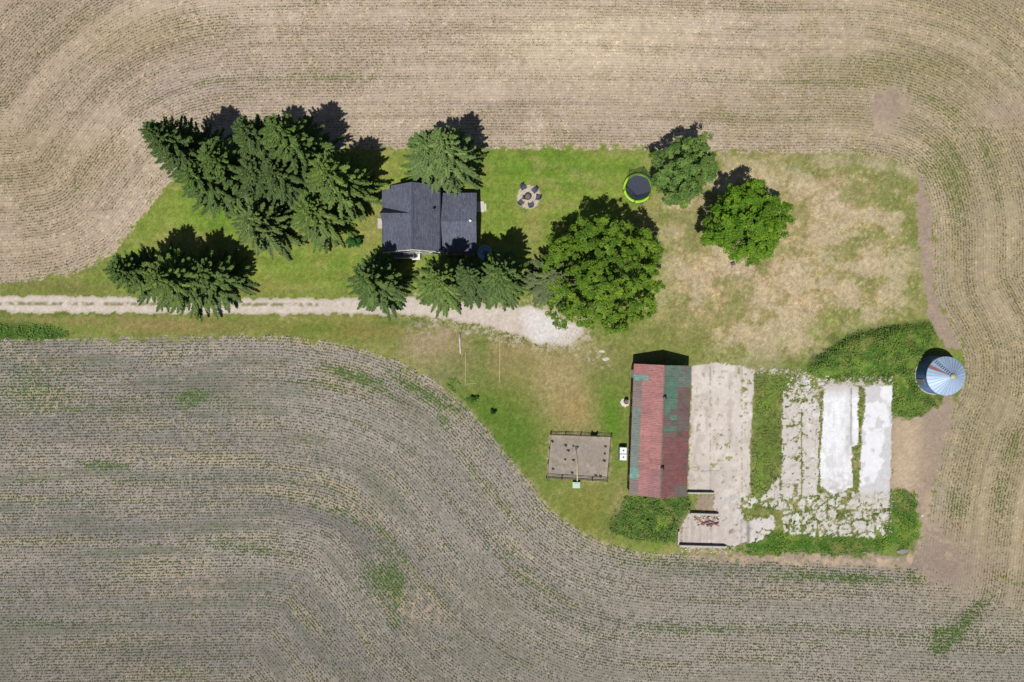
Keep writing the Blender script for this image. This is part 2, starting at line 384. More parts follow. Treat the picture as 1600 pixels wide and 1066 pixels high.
for (bx, by, rx, ry) in [(1100,430,70,28),(1210,440,50,40),(1250,480,22,16),(1060,310,20,60),(1310,300,30,40),(1190,400,26,40),(1060,390,12,30)]:
    pc = mixc(pc, alb(190,164,134), blob(bx, by, rx, ry)*.7)
for (bx, by, rx, ry) in [(1222,528,9,10),(1320,520,18,9),(1295,500,10,8)]:
    pc = mixc(pc, alb(128,158,46), blob(bx, by, rx, ry)*.8)
for (bx, by, rx, ry) in [(1250,420,18,14),(1300,310,26,14),(1150,425,34,10),(1240,265,20,10)]:
    pc = mixc(pc, alb(196,184,164), blob(bx, by, rx, ry)*.5)
st1 = fbm(PX/3.2, PY/3.2, 901, 3); st2 = fbm(PX/9+PY/40, PY/26, 911, 4)
pc = mixc(pc, alb(206,190,146), ramp(st1, .52, .68)*.55); pc = mixc(pc, alb(128,126,72), ramp(st2, .52, .66)*.5); pc = mixc(pc, alb(146,130,90), ramp(st1, .46, .34)*.35)
pc = mixc(pc, alb(150,142,92), ramp(np.sin((PX*.35+PY)/3.4+3*n40)*.5+.5, .7, 1)*.28)
pc = mixc(pc, alb(200,180,156), blur(mask([(1270,240),(1370,246),(1425,262),(1436,285),(1420,275),(1350,258),(1270,252)], 1), 2))
pt = fbm(PX/34, PY/26, 971, 5); pc = mixc(pc, alb(196,178,148), ramp(pt, .50, .60)*.65); pc = mixc(pc, alb(122,130,70), ramp(pt, .44, .34)*.55)
g = mixc(g, [0, 0, 0], past) + pc*past[..., None]
for (bx, by, rx, ry, cc, s_) in [(870,590,60,55,(168,150,108),.95),(780,570,34,40,(160,142,100),.7),(730,545,30,36,(158,142,100),.75),(700,560,60,30,(140,130,86),.6),(800,620,30,30,(140,132,72),.5),(860,680,50,16,(120,126,60),.5),(660,545,34,26,(170,150,122),.7),(820,545,40,14,(158,138,100),.7),(905,640,40,40,(166,148,106),.8),(990,560,30,22,(140,136,80),.5),(900,640,34,30,(160,140,92),.8),(800,560,30,30,(150,136,88),.5),(680,530,40,24,(170,150,120),.6),(560,510,60,16,(134,128,72),.7),
    (640,505,50,6,(86,112,46),.7),(700,585,40,26,(132,134,90),.7),(760,640,50,50,(84,118,36),.8),(810,690,40,60,(82,118,36),.8),(955,650,24,55,(88,128,36),.95),(950,600,26,30,(104,128,52),.6),
    (915,800,40,30,(128,128,58),.6),(920,770,34,14,(140,134,72),.4),(750,540,16,50,(92,120,48),.6),(960,580,40,30,(120,126,66),.6),(930,560,40,24,(150,138,100),.5),(140,512,46,7,(98,136,42),.9),(250,512,160,9,(146,130,84),.75),(560,520,80,9,(140,128,72),.7),(120,500,160,4,(152,132,92),.7),(110,447,80,5,(146,132,90),.6),(420,450,80,12,(140,134,76),.5),(240,470,200,4,(130,128,70),.5),(270,505,60,9,(150,130,88),.5),(430,512,90,8,(120,122,60),.6),
    (120,450,140,9,(112,118,58),.6),(970,790,12,26,(172,152,116),.7),(500,514,40,8,(100,130,44),.6),(725,580,22,40,(122,126,74),.4),(120,490,200,3,(90,108,50),.6),(1055,530,50,20,(132,134,72),.5)]:
    g = mixc(g, alb(*cc), blob(bx, by, rx, ry)*s_)
g = mixc(g, alb(84,116,44), blur((CAT == 2) & (PX > 1165) & (PY > 568), 5)*.75*ramp(n12, .3, .55))
g = mixc(g, alb(80,114,44), blur(mask([(1255,577),(1290,545),(1330,520),(1400,508),(1452,505),(1462,520),(1448,550),(1432,585),(1440,620),(1470,625),(1430,655),(1393,650),(1393,600),(1290,595)], 1), 3))
g = mixc(g, alb(74,106,42), blur(mask([(955,830),(975,778),(1078,778),(1062,830),(1050,850),(1000,845)], 1), 3))
g = mixc(g, alb(72,112,38), blur(mask([(1125,852),(1210,835),(1380,842),(1392,770),(1432,775),(1436,820),(1420,856),(1300,868),(1180,868)], 1), 3))
g = mixc(g, alb(60,96,34), blur(mask([(-100,505),(70,507),(110,520),(100,531),(-100,533)], 1), 3))
edge = blur(CAT == 2, 6); g = mixc(g, alb(184,164,134), ramp(edge, .80, .45)*ramp(n4, .4, .6)*.55*ramp(PY, 540, 600)*ramp(PX, 600, 700))
gw = blur((CAT == 2) & ((PX > 1165) & (PY > 568) | (PX > 955) & (PX < 1080) & (PY > 778) | (PX > 1255) & (PY > 505)), 4)
g = mixc(g, alb(126,146,62), gw*ramp(n12, .5, .68)*.7); g = mixc(g, alb(60,90,36), gw*ramp(n12, .45, .3)*.6); g = mixc(g, alb(150,140,90), gw*ramp(fbm(PX/14, PY/14, 881, 3), .56, .7)*.6)
bare_mid = blur(mask([(1393,655),(1440,650),(1432,765),(1393,765)], 1), 4)
g = g*(1+.045*np.sign(np.sin((PY+PX*.02+wy*.2)/4.2))*yardlawn)[..., None]
nd = blur(mask(drive, 0), 6); g = mixc(g, alb(190,176,152), (nd*1.6).clip(0, .8)*ramp(n4, .35, .6)*ramp(PX, 600, 700))
g = g*(.80+.40*fine[..., None])*(.80+.40*n4[..., None])
# driveway
v = np.ones(X.shape+(3,))*alb(208,196,184)
v = mixc(v, alb(220,215,212), blur(mask([(815,480),(862,486),(880,503),(900,515),(860,538),(825,525)], 1), 4))
v = mixc(v, alb(172,152,134), ramp(n12, .52, .7)*.6*ramp(PX, 560, 640)*ramp(PX, 830, 790))
strip = np.exp(-((PY-475.5-(PX-300)*.004)/3.0)**4)*ramp(PX, 560, 500)
v = mixc(v, alb(126,122,76), strip*ramp(nz2+.1*np.sin(PX/30), .35, .6)*.9)
ed = blur(CAT == 3, 2); v = mixc(v, alb(160,146,120), ramp(ed, .85, .45)*.6)
v = v*(.88+.24*fine[..., None])*(.9+.2*n4[..., None])
# concrete
def conc(base, hi, lo):
    q = np.ones(X.shape+(3,))*alb(*base); q = mixc(q, alb(*hi), ramp(n12, .5, .62)); q = mixc(q, alb(*lo), ramp(n4*n12, .3, .45)*.5)
    return q*(.93+.14*fine[..., None])
cA = conc((214,204,195), (221,212,204), (190,178,166)); cA = mixc(cA, alb(176,164,144), cracks(CAT == 10, 90, .7, 15).astype(float)*.5)
cA = mixc(cA, alb(190,180,170), ramp(n40, .5, .62)*.5); cA = mixc(cA, alb(176,164,150), ramp(fbm(PX/12, PY/30, 961, 4), .55, .7)*.5); cA = mixc(cA, alb(130,120,90), ((nz2 > .72) & (CAT == 10)).astype(float)*.5)
for xs in (1159.5, 1110): cA = mixc(cA, alb(140,130,112), ((np.abs(PX+wx*.15-xs) < .8) & (n4 > .45)).astype(float)*.6)
for ys in (736, 672): cA = mixc(cA, alb(140,130,112), ((np.abs(PY+wy*.15-ys) < .8) & (n4 > .5)).astype(float)*.6)
cB = conc((206,199,192), (220,216,213), (166,156,144)); cB = mixc(cB, alb(150,140,122), cracks(CAT == 11, 22, .8, 36).astype(float)*.6)
cC = conc((236,237,241), (246,247,250), (220,218,218)); cC = mixc(cC, alb(196,192,190), ramp(fbm(PX/16, PY/16, 951, 4), .60, .64)*.35); cC = mixc(cC, alb(184,178,174), ramp(PY, 735, 765)*ramp(n4, .3, .6)*.8); cC = mixc(cC, alb(186,176,166), ramp(PY, 625, 600)*.9)
cC = mixc(cC, alb(206,202,198), ramp(fbm(PX/7, PY/22, 981, 4), .54, .66)*.45); cC = mixc(cC, alb(128,122,116), np.exp(-((PX-1329.5+wx*.25)/1.3)**2)*((PY > 606) & (PY < 696))*.85); cC = mixc(cC, alb(186,182,180), blob(1326,690,5,30)*.7)  # grey line at the strip joint: its gap shadow painted into the concrete colour
cD = conc((208,206,208), (208,206,208), (196,194,194)); cD = mixc(cD, alb(238,238,242), ramp(n12+.35*blob(1366, 690, 16, 60)-.12, .48, .53)*.9)
cE = conc((204,200,192), (220,217,212), (170,160,146)); cE = mixc(cE, alb(150,140,116), cracks(CAT == 14, 13, .9, 35).astype(float)*.55)
cF = conc((202,192,184), (220,214,209), (160,152,146)); cF = mixc(cF, alb(216,212,208), ramp(PX, 1160, 1190)*.7)
streak = np.exp(-((PX-1169)/3.0)**2)*ramp(PY, 800, 825)+.5*np.exp(-((PX-1158)/2.2)**2)*ramp(PY, 800, 815); cF = mixc(cF, alb(112,108,106), streak*.8)
cF = mixc(cF, alb(170,156,146), ramp(vnoise(PX/2.5, PY/60, 77), .4, .8)*.5*ramp(PX, 1150, 1100))
dirt = np.ones(X.shape+(3,))*alb(166,147,130); dirt = mixc(dirt, alb(184,164,140), ramp(n12, .45, .65)*.8); dirt = mixc(dirt, alb(150,134,120), ramp(n40, .5, .65)*.6)
dirt = mixc(dirt, alb(160,142,126), ramp(PX, 1425, 1436)*ramp(PY, 800, 700)*.7); dirt = mixc(dirt, alb(152,136,122), ramp(PY, 800, 850)*.7); dirt = mixc(dirt, alb(186,164,136), ramp(PY, 800, 850)*ramp(fbm(PX/16-PY/40, PY/9, 991, 4), .52, .64)*.7); dirt = mixc(dirt, alb(206,186,156), blur(mask([(1150,872),(1250,872),(1430,872),(1450,880),(1250,882)],1),2)*ramp(n4,.4,.6)*.6); dirt = mixc(dirt, alb(198,178,148), bare_mid*.7); dirt = mixc(dirt, alb(148,130,118), blob(1490, 890, 40, 30)*.5)
dirt = dirt*(.88+.24*fine[..., None])*(.88+.24*n4[..., None])
penc = np.ones(X.shape+(3,))*alb(156,145,135); penc = mixc(penc, alb(168,157,147), ramp(n12, .45, .65)); penc = mixc(penc, alb(132,122,98), ramp(n4*n12, .28, .4)*.5)
pe = blur(CAT == 6, 2); penc = mixc(penc, alb(180,168,146), ramp(pe, .95, .6)*.7); penc = penc*(.9+.2*fine[..., None])
gr = np.ones(X.shape+(3,))*alb(196,184,164)*(.8+.4*fine[..., None])
for k, a in ((0, FIELD), (1, FIELD), (2, g), (3, v), (5, dirt), (6, penc), (7, gr), (10, cA), (11, cB), (12, cC), (13, cD), (14, cE), (15, cF)):
    m = CAT == k; C[m] = a[m]
# height: gentle roll, berm by the bin, furrows
Z = .12*(n40-.5)
berm = blur(mask([(1262,582),(1292,550),(1335,524),(1400,512),(1448,508),(1452,530),(1430,560),(1380,575),(1320,578)], .5), 2)
Z = Z + 1.15*berm*(.55+.45*blur(berm, 7)) + .05*blur((CAT >= 10), 1)
Z = np.where(CAT >= 10, Z, Z) + .02*(n4-.5)
def zat(px, py):
    x, y = P(px, py); ix = int(round(x/CELL+nx/2)); iy = int(round(y/CELL+ny/2))
    return float(Z[max(0, min(ny, iy)), max(0, min(nx, ix))])

# materials of the ground
def mat_field():
    m, t, b = mat_new('tilled_soil'); c = vary(t, attr_col(t), ((1.1, .88, 1.12), (7, .82, 1.18)))
    ph = N(t, 'ShaderNodeAttribute', attribute_name='row').outputs['Fac']
    mu = N(t, 'ShaderNodeMath', operation='MULTIPLY', i_1=2*math.pi/.4); t.links.new(ph, mu.inputs[0])
    co = N(t, 'ShaderNodeMath', operation='COSINE'); t.links.new(mu.outputs[0], co.inputs[0])
    mr = N(t, 'ShaderNodeMapRange'); mr.inputs[1].default_value = -.4; mr.inputs[2].default_value = 1; mr.inputs[3].default_value = 1.02; mr.inputs[4].default_value = .89
    t.links.new(co.outputs[0], mr.inputs[0])
    vm = N(t, 'ShaderNodeVectorMath', operation='SCALE'); t.links.new(c, vm.inputs[0]); t.links.new(mr.outputs[0], vm.inputs['Scale'])
    t.links.new(vm.outputs[0], b.inputs['Base Color']); b.inputs['Roughness'].default_value = 1; b.inputs['Specular IOR Level'].default_value = .1
    bump(t, b, noise(t, 9, 5).outputs[0], .5, .06); return m
m_field = mat_field()
m_grass = M_attr('grass', ((1.6, .86, 1.14), (9, .72, 1.28)), bstr=.7, bscale=12, spec=.1)
m_gravel = M_attr('gravel', ((2, .92, 1.08), (14, .84, 1.16)), bstr=.4, bscale=20, spec=.15)
m_conc = M_attr('weathered_concrete', ((1.2, .94, 1.06), (8, .92, 1.08)), bstr=.15, spec=.25)
cellcat = CAT[:-1, :-1]
names = {0: ('crop_field', m_field), 1: ('crop_field', m_field), 2: ('lawn', m_grass), 3: ('driveway', m_gravel), 5: ('dirt', m_gravel), 6: ('pen_floor', m_gravel), 7: ('gravel_circle', m_gravel),
         10: ('concrete_slab', m_conc), 11: ('concrete_slab', m_conc), 12: ('concrete_slab', m_conc), 13: ('concrete_slab', m_conc), 14: ('concrete_slab', m_conc), 15: ('concrete_slab', m_conc)}
glab = {0: 'tan soil field of young crop rows above and right of the farmyard', 1: 'grey brown soil field with curving crop rows below the farmyard', 2: 'mown grass and dry pasture of the farmyard', 3: 'pale gravel driveway with grassy middle strip', 5: 'bare beige dirt along the edge of the field',
        6: 'brown dirt floor of the small fenced pen', 7: 'round pale gravel patch under the fire pit', 10: 'long tan concrete pad beside the red barn', 11: 'cracked grey concrete strip right of the weedy strip', 12: 'brightest white concrete strip', 13: 'mottled grey concrete strip nearest the grain bin', 14: 'broken concrete paving with green cracks', 15: 'stained concrete floor with low walls below the barn'}
gcat = {0: 'field', 1: 'field', 2: 'lawn', 3: 'driveway', 5: 'dirt', 6: 'pen floor', 7: 'gravel'}
idx = np.arange((ny+1)*(nx+1)).reshape(ny+1, nx+1)
XYZ = np.stack([X, Y, Z], -1).reshape(-1, 3); Cf = C.reshape(-1, 3); Pf = phase.reshape(-1)
for k, (nm, mt) in names.items():
    cy, cx = np.where(cellcat == k)
    Q = np.stack([idx[cy, cx], idx[cy, cx+1], idx[cy+1, cx+1], idx[cy+1, cx]], 1)
    u, inv = np.unique(Q, return_inverse=True)
    if k >= 10 or k in (3, 6, 7):      # do not bleed neighbour colours on pads
        pass
    me = np_mesh(nm, XYZ[u], inv.reshape(-1, 4), Cf[u], {'row': Pf[u]}, smooth=True)
    link(nm, me, mt, label=glab[k], cat=gcat.get(k, 'concrete'), kind='structure')
# far ground all round
m_far, t_, b_ = mat_new('far_soil'); t_.links.new(vary(t_, rgb(t_, alb(156,142,126)), ((.03, .85, 1.15), (1, .9, 1.1), (8, .85, 1.15))), b_.inputs['Base Color']); b_.inputs['Roughness'].default_value = 1
mb = MB(); L_ = 3000; ex = nx/2*CELL-.1; ey = ny/2*CELL-.1
mb.add([(-L_,-L_,-.15),(L_,-L_,-.15),(L_,L_,-.15),(-L_,L_,-.15)], [(0,1,2,3)])
mb.build('ground', m_far, kind='structure', label='wide bare soil farmland reaching the horizon', cat='ground')

# ------------------------------------------------------------ crops
m_crop = M_leaf('crop_leaf', .25)
gyP, gxP = np.gradient(phase, CELL)
def sample(field, x, y):
    ix = np.clip(np.round(x/CELL+nx/2).astype(int), 0, nx); iy = np.clip(np.round(y/CELL+ny/2).astype(int), 0, ny); return field[iy, ix]
def seedlings(which, n, seed, label):
    r = np.random.default_rng(seed); x = (r.random(n)-.5)*2*82; y = (r.random(n)-.5)*2*57
    # group along rows: drop by clump noise
    ph = sample(phase, x, y); gxx = sample(gxP, x, y); gyy = sample(gyP, x, y); gl = np.hypot(gxx, gyy)+1e-6
    e = ph-np.round(ph/.4)*.4; e = e/np.maximum(gl, .5); x = x-e*gxx/gl+r.normal(0, .012, n); y = y-e*gyy/gl+r.normal(0, .012, n)
    cat = sample(CAT, x, y); dn = sample(CR, x, y); rid = np.round(ph/.4)
    u = -gyy*x+gxx*y
    cl = vnoise(u*1.5+1000, rid*3.7+.5+0*u, seed+50)*.6+vnoise(u*4.5+1000, rid*5.3+.5, seed+51)*.4
    keep = ((cat == which)) & (r.random(n) < dn*(.25+1.5*ramp(cl, .25, .7)))
    x = x[keep]; y = y[keep]; dn = dn[keep]; n = len(x); z = sample(Z, x, y)
    s = (.036+.030*r.random(n))*(.8+.5*dn.clip(.3, 1.6))
    base = np.stack([x, y, z+.03+s*.4], 1)
    dk = alb(132, 128, 92) if which == 0 else alb(102, 106, 82); lt = alb(124, 140, 64) if which == 0 else alb(92, 124, 54); t = (r.random(n)*.4+.9*ramp(dn, .6, 1.3))[:, None].clip(0, 1); col = dk*(1-t)+lt*t
    VV = []; QQ = []; CC = []; off = 0
    for j in range(2):
        a = r.random(n)*2*math.pi; tl = .15+.35*r.random(n)
        U = np.stack([np.cos(a)*np.cos(tl), np.sin(a)*np.cos(tl), np.sin(tl)], 1)*s[:, None]*1.3
        W = np.stack([-np.sin(a), np.cos(a), 0*a], 1)*s[:, None]*.9
        V, Q, K = leaf_quads(base+U*.5, U, W, col); VV.append(V); QQ.append(Q+off); CC.append(K); off += len(V)
    me = np_mesh('crop_rows', np.concatenate(VV), np.concatenate(QQ), np.concatenate(CC))
    link('crop_rows', me, m_crop, label=label, cat='crop', kind='stuff')
seedlings(0, 500000, 201, 'rows of small green seedlings on the tan field above and right of the yard')
seedlings(1, 540000, 202, 'rows of small green seedlings on the grey field below the yard')

# ------------------------------------------------------------ weeds
m_weed = M_leaf('weed_leaf', .3)
def weeds(polys, dens, hgt, cols, seed, label, name='weeds', only=(2,), pw=0):
    dens *= .9; hgt *= .6
    r = np.random.default_rng(seed); VV = []; QQ = []; CC = []; off = 0
    for poly in polys:
        xs = [p[0] for p in poly]; ys = [p[1] for p in poly]; A = (max(xs)-min(xs))*(max(ys)-min(ys))/S/S
        n = int(A*dens); px = min(xs)+(max(xs)-min(xs))*r.random(n); py = min(ys)+(max(ys)-min(ys))*r.random(n)
        w1 = (fbm(px/9, py/9, seed, 3)-.5)*12+r.normal(0, 2.2, n)
        k = inpoly(px+w1, py+w1*.6, poly); px = px[k]; py = py[k]; x = (px-800)/S; y = (533-py)/S
        k = np.isin(sample(CAT, x, y), only); x = x[k]; y = y[k]; px = px[k]; py = py[k]; n = len(x)
        cl = fbm(px/11, py/11, seed+3, 3); kk = r.random(n) < .25+1.3*ramp(cl, .36, .6); x = x[kk]; y = y[kk]; px = px[kk]; py = py[kk]; cl = cl[kk]; n = len(x); z = sample(Z, x, y)
        h = hgt*(.15+1.6*ramp(cl, .35, .7))*(.5+.7*r.random(n))
        a = r.random(n)*2*math.pi; tl = .05+.6*r.random(n); zz = z+h*r.random(n)**.5
        s = .05+.07*r.random(n)
        U = np.stack([np.cos(a)*np.cos(tl), np.sin(a)*np.cos(tl), np.sin(tl)], 1)*(s*1.3)[:, None]
        W = np.stack([-np.sin(a), np.cos(a), .4*(r.random(n)-.5)], 1)*(s*.6)[:, None]
        c0 = lin(cols[0])*F*1.3; c1 = lin(cols[1])*F*1.35; t = (.6*ramp(fbm(px/16, py/16, seed+9, 3), .35, .65)+.4*r.random(n))[:, None]
        col = c0*(1-t)+c1*t; dry = r.random(n) < .10; col[dry] = alb(160,150,96)
        V, Q, K = leaf_quads(np.stack([x, y, zz], 1), U, W, col); VV.append(V); QQ.append(Q+off); CC.append(K); off += len(V)
    me = np_mesh(name, np.concatenate(VV), np.concatenate(QQ), np.concatenate(CC))
    return link(name, me, m_weed, label=label, cat='weeds', kind='stuff')
G0, G1 = (66,100,36), (124,152,58)
weeds([[(1255,580),(1290,547),(1333,521),(1400,508),(1452,505),(1460,520),(1446,550),(1432,585),(1440,620),(1470,626),(1440,655),(1393,650),(1393,600),(1290,595)]], 70, .5, ((66,102,38),(122,152,56)), 301, 'tall dark green grass on the bank beside the grain bin')
weeds([[(1178,582),(1225,580),(1252,580),(1248,605),(1222,612),(1222,738),(1190,778),(1170,776),(1173,700),(1177,640)]], 34, .3, ((84,104,46),(120,138,60)), 302, 'grassy strip between the tan pad and the cracked concrete')
weeds([[(952,832),(972,776),(1078,776),(1078,800),(1060,828),(1058,850),(1000,846)]], 70, .7, ((62,98,38),(116,148,60)), 303, 'dense dark weeds below the red barn')
weeds([[(1125,853),(1210,830),(1380,840),(1390,764),(1430,768),(1438,820),(1422,856),(1300,869),(1180,869)]], 45, .35, ((72,112,36),(116,152,50)), 304, 'bright green weeds along the lower edge of the concrete')
weeds([slabs['E'], slabs['B'], slabs['F'], [(1280,600),(1290,600),(1284,770),(1276,770)], [(1330,600),(1352,600),(1346,770),(1330,770)]], 40, .15, ((70,98,34),(108,130,50)), 305, 'low green weeds in the cracks of the broken concrete')
weeds([[(-120,506),(70,506),(108,518),(100,532),(-120,534)]], 80, .5, ((66,104,42),(110,146,52)), 306, 'dark shrubby weeds between driveway and lower field at left')
weeds([[(695,592),(712,592),(745,628),(742,636),(728,628),(700,606)]], 80, .4, ((74,120,34),(112,150,48)), 307, 'small patches of bright weeds at the edge of the lower field')
weeds([[(640,495),(700,500),(800,518),(860,538),(900,540),(905,545),(850,545),(780,528),(700,508),(640,502)]], 26, .15, ((76,104,42),(112,132,60)), 308, 'rough green grass along the lower edge of the driveway')

# ------------------------------------------------------------ trees
m_bark = M_col('bark', alb(104, 88, 74), ((4, .7, 1.3),), rough=.95, bstr=.6)
m_needle = M_leaf('needles', .16); m_broad = M_leaf('broad_leaves', .35)
def spruce_mesh(seed, h, Rb, pw, dark, light):
    r = np.random.default_rng(seed); Cc = []; Uu = []; Ww = []; Kk = []
    tips = []
    z = .08*h; lev = 0
    while z < h*.985:
        t = z/h; n = r.integers(6, 9)
        L0 = Rb*(1-t)**pw*min(1, .55+t*3)
        a0 = r.random()*6.28
        for k in range(n):
            if r.random() < .07: continue
            L = L0*(.66+.52*r.random())+.15; a = a0+k*6.283/n+r.normal(0, .17); zz = z+r.normal(0, .12)
            d = np.array([math.cos(a), math.sin(a)]); pr = np.array([-d[1], d[0]])
            up = -.02+.55*t; dr = .42*(1-t)
            m = max(4, int(L/.10)); s = (np.arange(m)+.6)/m
            bend = r.normal(0, .1)
            cx = d[0]*L*s+pr[0]*bend*L*s*s; cy = d[1]*L*s+pr[1]*bend*L*s*s
            cz = zz+L*(up*s-dr*s*s+.22*(1-t)*s**4)
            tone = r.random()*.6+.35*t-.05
            wmax = min(.66, .16+.17*L)*r.uniform(.8, 1.25)
            wd = wmax*(1-s)**.45*(.35+.65*np.minimum(1, s*3))+.05
            for side in (-1, 1):
                for q in range(2):
                    an = side*(.6+.55*r.random(m)) ; ca = np.cos(an); sa = np.sin(an)
                    dx = d[0]*ca-d[1]*sa; dy = d[0]*sa+d[1]*ca
                    ln = wd*(.5+.8*r.random(m))*(1 if q == 0 else .65)
                    dz = (-.25 if q == 0 else -.55)+.15*r.random(m)
                    U = np.stack([dx, dy, dz], 1)*ln[:, None]*.55
                    W = np.stack([-dy, dx, .5*(r.random(m)-.5)], 1)*(.055+.045*r.random(m))[:, None]
                    ctr = np.stack([cx, cy, cz-.06*q], 1)+U*(.9 if q == 0 else 1.0)
                    Cc.append(ctr); Uu.append(U); Ww.append(W)
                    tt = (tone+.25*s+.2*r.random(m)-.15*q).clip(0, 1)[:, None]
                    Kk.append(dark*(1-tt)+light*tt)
            # spine
            U = np.stack([np.full(m, d[0]), np.full(m, d[1]), (up-2*dr*s)], 1)*(L/m*.9); W = np.stack([np.full(m, pr[0]), np.full(m, pr[1]), 0*s], 1)*.09
            Cc.append(np.stack([cx, cy, cz+.03], 1)); Uu.append(U); Ww.append(W); Kk.append(np.repeat((dark*.5+light*.5)[None], m, 0))
        z += (.36+.16*r.random())*(1.2-.35*t); lev += 1
    m = 14; s = np.linspace(0, 1, m); a = r.random(m)*6.28
    U = np.stack([np.cos(a)*.15, np.sin(a)*.15, .25+0*a], 1); Cc.append(np.stack([0*s, 0*s, h-.8+.8*s], 1)); Uu.append(U); Ww.append(np.stack([-np.sin(a), np.cos(a), 0*a], 1)*.06); Kk.append(np.repeat(light[None], m, 0))
    V, Q, K = leaf_quads(np.concatenate(Cc), np.concatenate(Uu), np.concatenate(Ww), np.concatenate(Kk))
    return np_mesh('crown', V, Q, K)
def trunk(h, r0, parent, limbs=(), seed=0):
    mb = MB(); rr = random.Random(seed)
    pts = [(rr.uniform(-.08, .08)*i*.2, rr.uniform(-.08, .08)*i*.2, h*i/6) for i in range(7)]; pts[0] = (0, 0, -.2)
    mb.tube(pts, [r0*1.35]+[r0*(1-.14*i) for i in range(1, 7)], 10)
    for L in limbs: mb.tube(L, [r0*.45, r0*.3, r0*.12], 6)
    return mb.build('trunk', m_bark, parent, smooth=True)
SD = alb(44, 66, 32); SL = alb(106, 136, 56)
spr_var = {}
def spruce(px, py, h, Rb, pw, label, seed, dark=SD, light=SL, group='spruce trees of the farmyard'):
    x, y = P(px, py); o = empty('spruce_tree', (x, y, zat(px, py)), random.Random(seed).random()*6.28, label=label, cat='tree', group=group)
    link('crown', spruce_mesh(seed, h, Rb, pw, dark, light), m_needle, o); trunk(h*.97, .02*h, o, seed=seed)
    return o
SL2 = alb(94, 120, 54); SY_ = alb(122, 150, 60)
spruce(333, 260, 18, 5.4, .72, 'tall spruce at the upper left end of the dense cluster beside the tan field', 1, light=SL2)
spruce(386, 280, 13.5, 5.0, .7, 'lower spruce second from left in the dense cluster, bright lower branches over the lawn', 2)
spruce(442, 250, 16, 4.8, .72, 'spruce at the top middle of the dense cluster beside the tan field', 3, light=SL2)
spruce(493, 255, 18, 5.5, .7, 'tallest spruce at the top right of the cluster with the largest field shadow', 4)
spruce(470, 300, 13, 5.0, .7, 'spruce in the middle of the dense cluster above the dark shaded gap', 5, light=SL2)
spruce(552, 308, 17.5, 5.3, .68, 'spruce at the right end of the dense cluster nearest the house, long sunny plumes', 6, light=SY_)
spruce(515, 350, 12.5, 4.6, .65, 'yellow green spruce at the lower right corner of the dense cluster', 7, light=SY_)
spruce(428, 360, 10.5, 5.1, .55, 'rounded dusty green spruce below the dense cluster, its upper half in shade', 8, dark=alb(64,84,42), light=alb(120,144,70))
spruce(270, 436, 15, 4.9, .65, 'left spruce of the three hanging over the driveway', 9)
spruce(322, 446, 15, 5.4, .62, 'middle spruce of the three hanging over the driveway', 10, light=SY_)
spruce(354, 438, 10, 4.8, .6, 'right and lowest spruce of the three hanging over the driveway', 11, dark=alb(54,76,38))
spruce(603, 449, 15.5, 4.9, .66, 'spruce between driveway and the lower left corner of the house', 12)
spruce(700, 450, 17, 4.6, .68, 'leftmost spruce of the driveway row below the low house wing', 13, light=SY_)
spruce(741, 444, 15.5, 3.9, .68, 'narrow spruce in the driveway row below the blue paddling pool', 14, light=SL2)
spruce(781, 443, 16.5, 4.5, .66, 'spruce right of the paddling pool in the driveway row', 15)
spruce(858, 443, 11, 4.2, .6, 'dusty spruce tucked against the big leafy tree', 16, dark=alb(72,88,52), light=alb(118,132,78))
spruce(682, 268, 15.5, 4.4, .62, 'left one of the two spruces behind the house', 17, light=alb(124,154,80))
spruce(708, 270, 18, 4.9, .66, 'right one of the two spruces behind the house', 18, light=alb(128,156,80))

